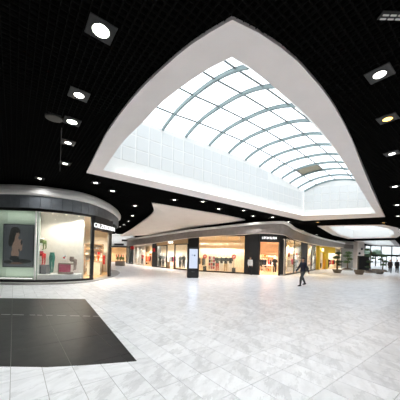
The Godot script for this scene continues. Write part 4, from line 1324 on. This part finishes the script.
# ------------------------------------------------------------------ shops along the right-hand side
func build_side_row():
	var warm := Color(1.0, 0.9, 0.74); var cream := Color(1.0, 0.94, 0.82)
	var a := Vector2(7.95, 22.4); var b := Vector2(11.4, 27.0); var c := Vector2(13.0, 29.2); var d := Vector2(16.0, 33.3); var e := Vector2(25.0, 42.7)
	unit([a, b], 6.0, 3.45, M.warm_wall, M.tan, 4.5, cream, 3, "lamp and dress shop")
	glazing("shop_window", "warm display window right of the black corner shop", a, b, 3.5, 2, M.graphite, M.shop_glass, 0.08)
	mannequin(P3(site_plan(289.0, 25.4), 0.012), 0.3, M.white_cloth, M.white_cloth, "mannequin in white in the window right of the corner shop")
	mannequin(P3(site_plan(292.2, 26.5), 0.012), 0.3, M.pink, M.white_cloth, "mannequin in a pink top in the window right of the corner shop")
	mannequin(P3(site_plan(295.6, 27.4), 0.012), 0.3, M.dark_cloth, M.dark_cloth, "mannequin in black in the window right of the corner shop")
	for q in [[289.0, 25.2, "nearer"], [296.5, 27.3, "farther"]]:
		var rb := thing("hanging_banner", "small red hanging banner, the %s one in the window by the corner shop" % q[2], "banner", P3(site_plan(q[0], q[1]), 1.95))
		put("cloth", soft_box(Vector3(0.17, 0.5, 0.02), 0.006), M.red, rb)
		put("cord", tube([Vector3(0, 0.25, 0), Vector3(0, 1.5, 0)], [0.006, 0.006], 5), M.steel, rb)
	for q in [[287.5, 24.6, "nearer"], [293.5, 26.6, "farther"]]:
		var ch := thing("pendant_lamp", "dark shaded pendant lamp, the %s one in the window by the corner shop" % q[2], "lamp", P3(site_plan(q[0], q[1]), 2.75))
		put("shade", lathe([Vector2(0.06, 0.22), Vector2(0.1, 0.2), Vector2(0.3, 0.0), Vector2(0.29, 0.0), Vector2(0.08, 0.19)], 18), M.bark, ch)
		put("cord", tube([Vector3(0, 0.2, 0), Vector3(0, 0.7, 0)], [0.008, 0.008], 5), M.black, ch)
		put("bulb", lathe([Vector2(0, -0.02), Vector2(0.05, 0.02), Vector2(0.05, 0.07), Vector2(0, 0.12)], 12), M.shop_lamp, ch)
	shelf_unit(P3(site_plan(293.4, 28.2), 0.012), -0.37, 1.2, 2.0, "shelf unit of packs at the back of the window shop by the corner", [M.white_cloth, M.tan, M.pink, M.white_cloth])
	struct("wall_pillar", prism(PackedVector2Array([b, c, c * 1.06, b * 1.06]), 0, 3.5), M.graphite, "grey pillar behind the walking person")
	unit([c, d], 6.0, 3.45, M.warm_wall, M.tan, 4.5, cream, 2, "home goods shop")
	glazing("shop_window", "warm glass front between the grey pillar and the yellow shop", c, d, 3.45, 2, M.graphite, M.shop_glass, 0.08)
	shelf_unit(P3(site_plan(311.3, 35.0), 0.012), -0.43, 0.8, 1.9, "shelf unit of packs behind the glass right of the grey pillar", [M.white_cloth, M.tan, M.nude, M.white_cloth])
	var bn := thing("display_bench", "dark low display bench right of the grey pillar", "bench", P3(site_plan(311.3, 33.6), 0.012), -0.43)
	put("top", soft_box(Vector3(0.8, 0.08, 0.6), 0.01), M.dark, bn, Transform3D(Basis.IDENTITY, Vector3(0, 0.7, 0)))
	for sx in [-0.34, 0.34]: put("leg", soft_box(Vector3(0.08, 0.66, 0.5), 0.01), M.dark, bn, Transform3D(Basis.IDENTITY, Vector3(sx, 0.33, 0)))
	for i in 4:
		var vs := put("vase", lathe([Vector2(0, 0), Vector2(0.09, 0.0), Vector2(0.11, 0.12), Vector2(0.06, 0.28), Vector2(0.08, 0.34), Vector2(0.07, 0.34)], 14), [M.white, M.red, M.tan, M.dark][i])
		vs.position = bn.transform * Vector3(-0.28 + i * 0.19, 0.74, -0.15 + 0.3 * (i % 2))
		meta(vs, ["white vase on the dark display bench", "red vase on the dark display bench", "tan vase on the dark display bench", "black vase on the dark display bench"][i], "vase")
	# yellow shop
	unit([d, e], 6.0, 3.5, M.shop_wall, M.tan, 4.5, cream, 3, "yellow shop")
	var ys := struct_node("wall_yellow_shop", "yellow portal front of the far shop")
	var y0 := site_plan(318.5, 35.8); var y1 := site_plan(334.0, 40.6)
	put("lintel", wall(y0, y1, 0.3, 2.55, 3.5), M.yellow, ys)
	put("column", wall(site_plan(317.5, 35.2), site_plan(319.0, 35.9), 0.4, 0, 3.5), M.yellow, ys)
	put("column", wall(site_plan(324.0, 37.5), site_plan(327.0, 38.4), 0.4, 0, 3.5), M.yellow, ys)
	var lb := thing("light_box", "white lit sign box on the yellow shop front", "sign", P3(site_plan(323.0, 36.6), 2.95), 0.94)
	put("face", soft_box(Vector3(1.0, 0.42, 0.1), 0.02), glow(Color(1, 0.98, 0.9), 1.2), lb)
	put("frame", soft_box(Vector3(1.06, 0.48, 0.06), 0.01), M.white, lb, Transform3D(Basis.IDENTITY, Vector3(0, 0, -0.04)))
	var ob := thing("banner_stand", "tall orange banner in front of the yellow column", "banner", P3(site_plan(325.3, 36.9), 0), 0.94)
	put("panel", soft_box(Vector3(0.45, 1.5, 0.04), 0.01), M.orange, ob, Transform3D(Basis.IDENTITY, Vector3(0, 0.8, 0)))
	put("foot", soft_box(Vector3(0.5, 0.05, 0.3), 0.01), M.dark, ob, Transform3D(Basis.IDENTITY, Vector3(0, 0.025, 0)))
	mannequin(P3(site_plan(320.5, 37.5), 0.012), 0.3, M.white_cloth, M.dark_cloth, "mannequin in a white top left of the yellow column")
	mannequin(P3(site_plan(328.5, 40.2), 0.012), 0.3, M.dark_cloth, M.navy, "mannequin in dark clothes right of the yellow column")
	garment_rack(P3(site_plan(331.5, 41.6), 0.012), 1.4, 0.3, [M.red, M.pink, M.tan, M.red, M.dark_cloth], "rack of red clothes at the right of the yellow shop")
	struct("wall_pier", prism(PackedVector2Array([e, e + Vector2(0.5, 0.4), e * 1.1 + Vector2(0.5, 0.4), e * 1.1]), 0, 3.65), M.bulkhead, "pier at the end of the yellow shop")
	# recess behind the trees: pale wall, white post and black notice board
	struct("wall_recess", wall(Vector2(26.5, 46.5), Vector2(33.5, 50.0), 0.2, 0, CEIL), M.shop_wall)
	struct("trim_recess", wall(Vector2(25.6, 43.6), Vector2(32.6, 47.6), 0.5, 3.6, 4.3), M.bulkhead)
	struct("wall_post", prism(PackedVector2Array([Vector2(28.2, 43.0), Vector2(29.4, 43.0), Vector2(29.4, 44.2), Vector2(28.2, 44.2)]), 0, 4.8), M.soffit, "white square post behind the black notice board")
	for q in [[28.9, 42.9, 3.5, "upper"], [28.5, 42.9, 2.7, "lower"]]:
		var sp := thing("wall_lantern", "small dark fitting on the white post, the %s one" % q[3], "lamp", V(q[0], q[2], q[1]))
		put("body", lathe([Vector2(0, -0.2), Vector2(0.14, -0.18), Vector2(0.17, 0.05), Vector2(0.1, 0.2), Vector2(0, 0.22)], 12), M.dark, sp)
		put("plate", soft_box(Vector3(0.12, 0.3, 0.08), 0.01), M.dark, sp, Transform3D(Basis.IDENTITY, Vector3(0, 0, -0.08)))
	var nb := thing("notice_board", "black upright notice board behind the stone bowls", "board", V(23.9, 0, 35.1), 0.0)
	put("panel", soft_box(Vector3(1.5, 2.1, 0.4), 0.02), M.black, nb, Transform3D(Basis.IDENTITY, Vector3(0, 1.12, 0)))
	put("plinth", soft_box(Vector3(1.4, 0.08, 0.34), 0.01), M.graphite, nb, Transform3D(Basis.IDENTITY, Vector3(0, 0.04, 0)))
	garment_rack(V(25.9, 0, 45.6), 1.6, -0.3, [M.orange, M.dark_cloth, M.tan, M.dark_cloth, M.grey_cloth], "rack of dark and orange clothes by the pale recess wall")

# ------------------------------------------------------------------ far corridor at the left
func build_far_left():
	var w := struct_node("wall_corridor", "white end wall of the left corridor with dark slots")
	var a := Vector2(-23.0, 46.0); var b := Vector2(-12.6, 46.0)
	put("upper_wall", wall(a, b, 0.2, 3.05, CEIL), M.white, w)
	put("slot", wall(Vector2(-15.0, 45.86), Vector2(-13.2, 45.86), 0.1, 3.95, 4.3), M.black, w)
	put("slot", wall(Vector2(-16.4, 45.86), Vector2(-14.6, 45.86), 0.1, 3.2, 3.5), M.black, w)
	put("fascia", wall(Vector2(-23, 45.6), Vector2(-12.8, 45.6), 0.4, 2.75, 3.05), M.graphite, w)
	unit([a, b], 5.0, 2.8, M.shop_wall, M.tan, 4.0, Color(1.0, 0.88, 0.7), 3, "corridor shop")
	var ws := thing("added_light_strip", "added slim wall-washing light strip before the left corridor's white end wall", "lamp", V(-16.5, CEIL - 0.055, 44.6))  # lamp added to brighten the upper end wall
	put("housing", soft_box(Vector3(8.0, 0.06, 0.14), 0.01), M.white, ws, Transform3D(Basis.IDENTITY, Vector3(0, 0.02, 0)))
	put("diffuser", soft_box(Vector3(7.9, 0.03, 0.1), 0.006), M.strip, ws, Transform3D(Basis.IDENTITY, Vector3(0, -0.02, 0)))
	var wl := AreaLight3D.new()
	wl.name = "light"
	wl.area_size = Vector2(7.9, 0.1)
	wl.position = Vector3(0, -0.05, 0)
	wl.rotation_degrees = Vector3(-60, 0, 0)
	wl.light_energy = 9.0
	wl.area_range = 60.0
	wl.shadow_enabled = true
	ws.add_child(wl)
	garment_rack(V(-15.6, 0.012, 46.8), 1.5, 0.1, [M.red, M.dark_cloth, M.orange, M.dark_cloth, M.red], "rack of red and black clothes in the corridor shop")
	garment_rack(V(-13.9, 0.012, 47.2), 1.5, 0.2, [M.dark_cloth, M.white_cloth, M.red, M.dark_cloth], "rack of black clothes in the corridor shop")
	# planter box with low plants
	var p := thing("planter_box", "grey stone planter box at the mouth of the left corridor", "planter", V(-10.6, 0, 32.0))
	put("body", soft_box(Vector3(1.15, 0.62, 0.6), 0.03), M.bowl, p, Transform3D(Basis.IDENTITY, Vector3(0, 0.31, 0)))
	put("soil", soft_box(Vector3(1.03, 0.04, 0.48), 0.01), M.soil, p, Transform3D(Basis.IDENTITY, Vector3(0, 0.62, 0)))
	for i in 3:
		var pl := thing("leafy_plant", ["bushy green plant at the left of the stone planter box", "bushy green plant in the middle of the stone planter box", "bushy green plant at the right of the stone planter box"][i], "plant", V(-10.97 + i * 0.37, 0.62, 32.0))
		put("stem", tube([Vector3(0, 0, 0), Vector3(0.02, 0.35, 0)], [0.02, 0.012], 6), M.bark, pl)
		var lv := put("foliage", leaf_cloud(Vector3(0.18, 0.26, 0.2), 200, 0.11, 40 + i), M.leaf_light, pl, Transform3D(Basis.IDENTITY, Vector3(0, 0.36, 0)))
		lv.set_meta("kind", "stuff")

func leaf_cloud(r: Vector3, n: int, leaf: float, sd: int) -> ArrayMesh:
	var g := RandomNumberGenerator.new()
	g.seed = sd
	var st := newst()
	for i in n:
		var v := Vector3(g.randfn(), g.randfn(), g.randfn()).normalized() * pow(g.randf(), 0.4)
		var c := Vector3(v.x * r.x, v.y * r.y, v.z * r.z)
		var nrm := (v + Vector3(g.randfn(), g.randfn() + 0.6, g.randfn()) * 0.5).normalized()
		var s := nrm.cross(Vector3(g.randfn(), g.randfn(), g.randfn())).normalized() * leaf * g.randf_range(0.6, 1.1)
		var q := nrm.cross(s).normalized() * leaf * 0.3
		quad(st, c - s * 0.5, c + q + nrm * leaf * 0.08, c + s * 0.5, c - q + nrm * leaf * 0.08, nrm)
	return st.commit()

# ------------------------------------------------------------------ glass front at the far right
func build_facade():
	var f := struct_node("window_4", "glazed entrance front at the far end of the hall")
	var x0 := 33.0; var x1 := 66.0; var n := 12
	for i in n + 1:
		var x: float = lerp(x0, x1, float(i) / n)
		put("mullion", wall(Vector2(x - 0.06, 62), Vector2(x + 0.06, 62), 0.2, 0, CEIL + 0.05), M.graphite, f)
		if i < n:
			var xe: float = lerp(x0, x1, float(i + 1) / n)
			put("pane", wall(Vector2(x + 0.06, 62), Vector2(xe - 0.06, 62), 0.03, 3.0, CEIL), M.facade_glass, f)
			put("door_pane", wall(Vector2(x + 0.06, 62), Vector2(xe - 0.06, 62), 0.03, 0.05, 2.5), M.shop_glass, f)
			put("door_stile", wall(Vector2((x + xe) / 2 - 0.09, 62), Vector2((x + xe) / 2 + 0.09, 62), 0.14, 0, 2.5), M.black, f)
	put("transom", wall(Vector2(x0, 62), Vector2(x1, 62), 0.35, 2.5, 3.0), M.black, f)
	put("head", wall(Vector2(x0, 62), Vector2(x1, 62), 0.3, CEIL - 0.1, CEIL + 0.36), M.black, f)
	# the street outside: paving and a row of trees
	var g := struct("floor_street", prism(PackedVector2Array([Vector2(20, 62.2), Vector2(90, 62.2), Vector2(90, 110), Vector2(20, 110)]), -0.3, -0.02), M.kerb, "paved forecourt outside the glass front")
	var lab := ["street tree outside the glass front, leftmost", "street tree outside the glass front, second from the left", "street tree outside the glass front, third from the left", "street tree outside the glass front, rightmost"]
	for i in 4:
		var t := thing("street_tree", lab[i], "tree", V(64.0 + i * 8.5, 0, 94.0 + (i % 2) * 5.0), 0.0, "")
		put("trunk", tube([Vector3(0, 0, 0), Vector3(0.1, 1.5, 0), Vector3(0, 3.0, 0)], [0.18, 0.14, 0.08], 8), M.bark, t)
		var l := put("foliage", leaf_cloud(Vector3(2.4, 1.6, 2.2), 900, 0.5, 70 + i), M.leaf_light, t, Transform3D(Basis.IDENTITY, Vector3(0, 4.2, 0)))
		l.set_meta("kind", "stuff")

# ------------------------------------------------------------------ information totem
func build_kiosk():
	var t := thing("information_totem", "black free-standing information totem with a lit white screen", "totem", V(-0.50, 0, 17.75), 0.16)
	put("body", soft_box(Vector3(0.86, 2.2, 0.34), 0.03), M.dark, t, Transform3D(Basis.IDENTITY, Vector3(0, 1.16, 0)))
	put("plinth", soft_box(Vector3(0.8, 0.06, 0.28), 0.01), M.black, t, Transform3D(Basis.IDENTITY, Vector3(0, 0.03, 0)))
	put("bezel", soft_box(Vector3(0.8, 1.72, 0.02), 0.008), M.black, t, Transform3D(Basis.IDENTITY, Vector3(0, 1.38, 0.175)))
	var img := Image.create(64, 140, false, Image.FORMAT_RGB8)
	img.fill(Color(0.86, 0.90, 0.98))
	for y in range(40, 52):
		for x in range(34, 46):
			if Vector2(x - 40, y - 46).length() < 5.5: img.set_pixel(x, y, Color(0.22, 0.30, 0.45))
	img.fill_rect(Rect2i(18, 40, 5, 9), Color(0.66, 0.74, 0.88))
	img.fill_rect(Rect2i(25, 40, 5, 9), Color(0.66, 0.74, 0.88))
	var m := mat(Color.BLACK, 0.3)
	m.emission_enabled = true
	m.emission_texture = ImageTexture.create_from_image(img)
	m.emission = Color.BLACK
	m.emission_operator = BaseMaterial3D.EMISSION_OP_ADD
	m.emission_energy_multiplier = 0.95
	var q := QuadMesh.new()
	q.size = Vector2(0.62, 1.42)
	put("screen", q, m, t, Transform3D(Basis.IDENTITY, Vector3(0, 1.42, 0.187)))
	var l := AreaLight3D.new()
	l.name = "screen_light"
	l.area_size = Vector2(0.62, 1.42)
	l.position = Vector3(0, 1.42, 0.2)
	l.rotation.y = PI
	l.light_energy = 0.4
	l.light_color = Color(0.86, 0.9, 1.0)
	l.shadow_enabled = true
	t.add_child(l)
	strokes(6, 0.24, 0.05, M.grey_cloth, t, Transform3D(Basis.IDENTITY, Vector3(0, 0.46, 0.175)), 5)

# ------------------------------------------------------------------ stone bowls and cloud-pruned trees
func stone_bowl(label: String, at: Vector3, r: float, h: float):
	var t := thing("stone_bowl", label, "planter", at)
	put("bowl", lathe([Vector2(0.0, 0.0), Vector2(r * 0.62, 0.0), Vector2(r * 0.72, h * 0.15), Vector2(r, h * 0.82), Vector2(r * 1.02, h), Vector2(r * 0.93, h), Vector2(r * 0.88, h * 0.86), Vector2(0, h * 0.86)], 24), M.bowl, t)
	put("soil", lathe([Vector2(r * 0.89, h * 0.87), Vector2(r * 0.5, h * 0.93), Vector2(0, h * 0.95)], 24), M.soil, t)
	return t

func cloud_tree(label: String, at: Vector3, h: float, pads: Array, sd: int, m: Material):
	var t := thing("cloud_pruned_tree", label, "tree", at)
	var g := RandomNumberGenerator.new()
	g.seed = sd
	var pts := []
	var rad := []
	for i in 6:
		var f := i / 5.0
		pts.append(Vector3(sin(f * 5.0 + sd) * 0.12 * f, f * h * 0.9, cos(f * 4.0 + sd) * 0.08 * f))
		rad.append(lerp(0.09, 0.03, f))
	put("trunk", tube(pts, rad, 8), M.bark, t)
	for p in pads:
		var c: Vector3 = p[0]
		var tr := Vector3(0, c.y - 0.2, 0)
		var br := put("branch", tube([Vector3(sin(c.y / h / 0.9 * 5.0 + sd) * 0.1, c.y - 0.25, 0), c + Vector3.DOWN * 0.05], [0.03, 0.02], 6), M.bark, t)
		var lv := put("foliage_pad", leaf_cloud(Vector3(p[1], p[1] * 0.42, p[1] * 0.9), int(900 * p[1]), 0.10, sd * 10 + int(c.y * 10)), m, br, Transform3D(Basis.IDENTITY, c))
		lv.set_meta("kind", "stuff")

func build_planters():
	stone_bowl("stone bowl under the tree in front of the yellow shop's end", V(16.05, 0, 28.0), 0.5, 0.42)
	cloud_tree("cloud-pruned tree in the stone bowl by the yellow shop's end", V(16.05, 0.37, 28.0), 2.0, [[Vector3(0.1, 0.95, 0.1), 0.42], [Vector3(-0.12, 1.45, 0), 0.5], [Vector3(0.08, 1.95, 0), 0.4], [Vector3(0.25, 0.6, -0.1), 0.3]], 3, M.leaf)
	var md := thing("earth_mound", "low stone-edged planting mound before the recess wall", "planter", V(21.9, 0, 35.6))
	put("edge", lathe([Vector2(0, 0), Vector2(0.75, 0), Vector2(0.72, 0.16), Vector2(0.66, 0.18)], 20), M.bowl, md)
	put("soil", lathe([Vector2(0.68, 0.16), Vector2(0.35, 0.32), Vector2(0, 0.36)], 20), M.soil, md)
	cloud_tree("cloud-pruned tree on the mound before the recess wall", V(21.9, 0.33, 35.6), 2.4, [[Vector3(-0.2, 0.9, 0.1), 0.55], [Vector3(0.3, 1.35, 0), 0.5], [Vector3(-0.1, 1.8, 0), 0.6], [Vector3(0.1, 2.25, 0), 0.55]], 5, M.leaf_light)
	stone_bowl("wide stone bowl in front of the black notice board", V(17.55, 0, 26.4), 0.52, 0.50)
	var m2 := thing("earth_mound", "low stone-edged planting mound right of the notice board", "planter", V(21.3, 0, 30.0))
	put("edge", lathe([Vector2(0, 0), Vector2(0.62, 0), Vector2(0.6, 0.16), Vector2(0.54, 0.18)], 20), M.bowl, m2)
	put("soil", lathe([Vector2(0.56, 0.16), Vector2(0.3, 0.3), Vector2(0, 0.34)], 20), M.soil, m2)
	cloud_tree("tall cloud-pruned tree on the mound right of the notice board", V(21.3, 0.3, 30.0), 2.8, [[Vector3(-0.35, 0.45, 0.1), 0.34], [Vector3(-0.1, 1.1, 0), 0.4], [Vector3(0.32, 1.55, 0), 0.36], [Vector3(-0.25, 1.8, 0), 0.4], [Vector3(0.3, 2.15, 0), 0.42], [Vector3(-0.35, 2.6, 0), 0.38]], 9, M.leaf)
	stone_bowl("stone bowl standing in front of its partner near the two people", V(21.3, 0, 28.4), 0.48, 0.44)
	stone_bowl("stone bowl half hidden behind another near the two people", V(22.6, 0, 30.8), 0.5, 0.46)
	var m3 := thing("earth_mound", "low stone-edged planting mound beside the two people", "planter", V(25.6, 0, 33.6))
	put("edge", lathe([Vector2(0, 0), Vector2(0.62, 0), Vector2(0.6, 0.16), Vector2(0.54, 0.18)], 20), M.bowl, m3)
	put("soil", lathe([Vector2(0.56, 0.16), Vector2(0.3, 0.3), Vector2(0, 0.34)], 20), M.soil, m3)
	cloud_tree("cloud-pruned tree beside the two people", V(25.6, 0.3, 33.6), 2.1, [[Vector3(0.0, 0.7, 0.1), 0.4], [Vector3(0.3, 1.15, 0), 0.45], [Vector3(-0.3, 1.45, 0), 0.4], [Vector3(0.0, 1.9, 0), 0.6]], 12, M.leaf)

# ------------------------------------------------------------------ people
# bones: [from, to, radius at from, radius at to]; joined with a smooth minimum and meshed as surface nets
func nets(st: SurfaceTool, bones: Array, cell: float, k := 0.03):
	var lo := Vector3.ONE * 1e9; var hi := -lo
	for b in bones:
		var r: float = max(b[2], b[3])
		for p in [b[0], b[1]]:
			lo = lo.min(p - Vector3.ONE * r); hi = hi.max(p + Vector3.ONE * r)
	lo -= Vector3.ONE * cell * 3; hi += Vector3.ONE * cell * 3
	var nx := int((hi.x - lo.x) / cell) + 2; var ny := int((hi.y - lo.y) / cell) + 2; var nz := int((hi.z - lo.z) / cell) + 2
	var fld := PackedFloat32Array()
	fld.resize(nx * ny * nz)
	fld.fill(1.0)
	for b in bones:
		var a: Vector3 = b[0]; var e: Vector3 = b[1] - a
		var ra: float = b[2]; var rb: float = b[3]
		var ll := e.length_squared()
		var m: float = max(ra, rb) + cell * 3 + k
		var mn := a.min(b[1]) - Vector3.ONE * m; var mx := a.max(b[1]) + Vector3.ONE * m
		for z in range(max(0, int((mn.z - lo.z) / cell)), min(nz, int((mx.z - lo.z) / cell) + 1)):
			for y in range(max(0, int((mn.y - lo.y) / cell)), min(ny, int((mx.y - lo.y) / cell) + 1)):
				for x in range(max(0, int((mn.x - lo.x) / cell)), min(nx, int((mx.x - lo.x) / cell) + 1)):
					var p := lo + Vector3(x, y, z) * cell
					var h := 0.0
					if ll > 1e-8: h = clamp((p - a).dot(e) / ll, 0.0, 1.0)
					var d := (p - a - e * h).length() - lerpf(ra, rb, h)
					var i := (z * ny + y) * nx + x
					var o := fld[i]
					var t := clampf(0.5 + 0.5 * (o - d) / k, 0.0, 1.0)
					fld[i] = lerpf(o, d, t) - k * t * (1.0 - t)
	var vid := {}
	var verts := []
	var norms := []
	var off := [0, 1, nx, nx + 1, nx * ny, nx * ny + 1, nx * ny + nx, nx * ny + nx + 1]
	var cs := [Vector3(0,0,0), Vector3(1,0,0), Vector3(0,1,0), Vector3(1,1,0), Vector3(0,0,1), Vector3(1,0,1), Vector3(0,1,1), Vector3(1,1,1)]
	var edges := [[0,1],[2,3],[4,5],[6,7],[0,2],[1,3],[4,6],[5,7],[0,4],[1,5],[2,6],[3,7]]
	for z in nz - 1:
		for y in ny - 1:
			for x in nx - 1:
				var i := (z * ny + y) * nx + x
				var inside := 0
				for c in 8:
					if fld[i + off[c]] < 0.0: inside += 1
				if inside == 0 or inside == 8: continue
				var s := Vector3.ZERO; var n := 0
				for ed in edges:
					var va := fld[i + off[ed[0]]]; var vb := fld[i + off[ed[1]]]
					if (va < 0.0) != (vb < 0.0):
						s += cs[ed[0]].lerp(cs[ed[1]], va / (va - vb)); n += 1
				vid[i] = verts.size()
				verts.append(lo + (Vector3(x, y, z) + s / n) * cell)
				var g := Vector3.ZERO
				for c in 8: g += (cs[c] * 2.0 - Vector3.ONE) * fld[i + off[c]]
				norms.append(g.normalized())
	var sx := 1; var sy := nx; var sz := nx * ny
	for i in vid:
		for ax in [[sx, sy, sz], [sy, sz, sx], [sz, sx, sy]]:
			var f0 := fld[i]; var f1 := fld[i + ax[0]]
			if (f0 < 0.0) == (f1 < 0.0): continue
			var q := [i, i - ax[1], i - ax[1] - ax[2], i - ax[2]]
			if not (vid.has(q[1]) and vid.has(q[2]) and vid.has(q[3])): continue
			var v := []
			for e in q: v.append([verts[vid[e]], norms[vid[e]]])
			smooth_tri(st, v[0], v[1], v[2]); smooth_tri(st, v[0], v[2], v[3])

func nets_mesh(bones: Array, cell: float, k := 0.03) -> ArrayMesh:
	var st := newst()
	nets(st, bones, cell, k)
	return st.commit()

func grown(bones: Array, g: float) -> Array:
	return bones.map(func(b): return [b[0], b[1], b[2] + g, b[3] + g])

# stride: how far the legs are apart; arms swing against the legs; the figure faces +z
func person(label: String, at: Vector3, turn: float, scale: float, stride: float, top: Material, bottom: Material, shoes: Material, cell: float, long_coat := false, skirt := false):
	var t := thing("person", label, "person", at, turn)
	var hip := Vector3(0, 0.93, 0)
	var legs := []; var feet := []; var arms := []; var hands := []; var sleeves := []
	for s in [-1.0, 1.0]:
		var sw: float = stride * s
		var h := Vector3(s * 0.095, 0.91, 0)
		var ank := Vector3(s * 0.09, 0.09 + (0.07 if sw < -0.05 else 0.0), sw * 0.42)
		var knee: Vector3 = (h + ank) * 0.5 + Vector3(0, 0.01, 0.035 + abs(sw) * 0.09)
		legs += [[h, knee, 0.088, 0.058], [knee, knee.lerp(ank, 0.35), 0.056, 0.056], [knee.lerp(ank, 0.35), ank, 0.056, 0.036]]
		feet += [[ank + Vector3(0, -0.035, -0.03), ank + Vector3(0, -0.055, 0.10), 0.042, 0.038], [ank + Vector3(0, -0.055, 0.10), ank + Vector3(0, -0.062, 0.165), 0.038, 0.026]]
		var sh := Vector3(s * 0.175, 1.42, 0)
		var el := sh + Vector3(s * 0.05, -0.29, -sw * 0.22)
		var wr := el + Vector3(-s * 0.01, -0.235, 0.05 - sw * 0.25)
		arms += [[sh, el, 0.052, 0.040], [el, wr, 0.040, 0.026]]
		sleeves += [[sh, el, 0.052, 0.042], [el, el.lerp(wr, 0.9), 0.042, 0.032]]
		var hd := (wr - el).normalized()
		var fw := Vector3(0, 0, 1)
		hands += [[wr, wr + hd * 0.09, 0.028, 0.030]]
		for f in 4:
			var z := (f - 1.5) * 0.019
			var r0 := wr + hd * 0.09 + fw * z
			var ln: float = [0.062, 0.075, 0.07, 0.052][f]
			var r1: Vector3 = r0 + hd * ln * 0.55 + Vector3(-s * 0.008, 0, 0)
			hands += [[r0, r1, 0.009, 0.0085], [r1, r1 + hd * ln * 0.5 + Vector3(-s * 0.018, 0, 0), 0.0085, 0.007]]
		hands += [[wr + hd * 0.03 + fw * 0.02, wr + hd * 0.07 + fw * 0.05, 0.011, 0.010], [wr + hd * 0.07 + fw * 0.05, wr + hd * 0.105 + fw * 0.052, 0.010, 0.008]]
	var torso := [[Vector3(-0.07, 0.95, 0), Vector3(0.07, 0.95, 0), 0.105, 0.105], [Vector3(0, 0.98, 0), Vector3(0, 1.14, 0.005), 0.115, 0.108], [Vector3(-0.05, 1.14, 0), Vector3(-0.07, 1.34, 0), 0.10, 0.10], [Vector3(0.05, 1.14, 0), Vector3(0.07, 1.34, 0), 0.10, 0.10], [Vector3(-0.16, 1.42, 0), Vector3(0.16, 1.42, 0), 0.06, 0.06]]
	var neck := [[Vector3(0, 1.42, -0.005), Vector3(0, 1.53, 0.01), 0.058, 0.05]]
	var st := newst()
	nets(st, torso + legs + arms + neck + feet, cell, 0.03)
	nets(st, hands, 0.006 if cell < 0.02 else 0.009, 0.006)
	# head with face features
	var head := [[Vector3(0, 1.67, -0.015), Vector3(0, 1.665, 0.01), 0.088, 0.085], [Vector3(0, 1.60, 0.035), Vector3(0, 1.57, 0.045), 0.058, 0.042], [Vector3(0, 1.50, 0.0), Vector3(0, 1.58, 0.01), 0.05, 0.05],
		[Vector3(0, 1.645, 0.093), Vector3(0, 1.615, 0.112), 0.010, 0.014], [Vector3(-0.02, 1.582, 0.083), Vector3(0.02, 1.582, 0.083), 0.009, 0.009],
		[Vector3(-0.088, 1.655, 0.0), Vector3(-0.09, 1.615, 0.005), 0.016, 0.012], [Vector3(0.088, 1.655, 0.0), Vector3(0.09, 1.615, 0.005), 0.016, 0.012]]
	nets(st, head, 0.008, 0.02)
	var sc := Transform3D(Basis.from_scale(Vector3.ONE * scale), Vector3.ZERO)
	put("body", st.commit(), M.skin, t, sc)
	st = newst()
	for s in [-1.0, 1.0]: nets(st, [[Vector3(s * 0.033, 1.652, 0.081), Vector3(s * 0.035, 1.652, 0.081), 0.009, 0.009]], 0.005, 0.004)
	put("eyes", st.commit(), M.black, t, sc)
	put("hair", nets_mesh([[Vector3(0, 1.70, -0.03), Vector3(0, 1.715, 0.015), 0.092, 0.082], [Vector3(0, 1.68, -0.045), Vector3(0, 1.58, -0.06), 0.085, 0.05], [Vector3(-0.07, 1.70, 0.0), Vector3(-0.075, 1.64, -0.02), 0.03, 0.025], [Vector3(0.07, 1.70, 0.0), Vector3(0.075, 1.64, -0.02), 0.03, 0.025]], 0.01, 0.03), M.hair, t, sc)
	var jacket := grown(torso, 0.018) + grown(sleeves, 0.018)
	if long_coat: jacket += [[Vector3(-0.08, 0.95, 0), Vector3(-0.1, 0.70, 0), 0.115, 0.11], [Vector3(0.08, 0.95, 0), Vector3(0.1, 0.70, 0), 0.115, 0.11]]
	put("jacket", nets_mesh(jacket, cell, 0.035), top, t, sc)
	var tr := grown(legs, 0.016) + [[Vector3(-0.06, 0.93, 0), Vector3(0.06, 0.93, 0), 0.115, 0.115]]
	put("trousers", nets_mesh(tr, cell, 0.02), bottom, t, sc)
	put("shoes", nets_mesh(grown(feet, 0.008), 0.012, 0.01), shoes, t, sc)
	return t

func build_people():
	person("person in a dark jacket and grey trousers walking across the hall", V(6.2, 0, 14.4), -1.25, 0.955, 0.62, M.navy, M.graphite, M.black, 0.016)
	person("person in a dark brown jacket standing near the stone bowls", V(24.5, 0, 30.9), -0.5, 0.98, 0.14, mat(Color(0.20, 0.15, 0.13), 0.9), M.navy, M.black, 0.022, true)
	person("person in black clothes at the far right edge", V(25.65, 0, 31.2), -0.5, 0.97, 0.2, M.dark_cloth, M.dark_cloth, M.black, 0.022, true)
	person("person in a pale top standing against the black corner shop", V(4.62, 0, 22.0), 0.2, 0.93, 0.06, M.white_cloth, M.dark_cloth, M.black, 0.022)
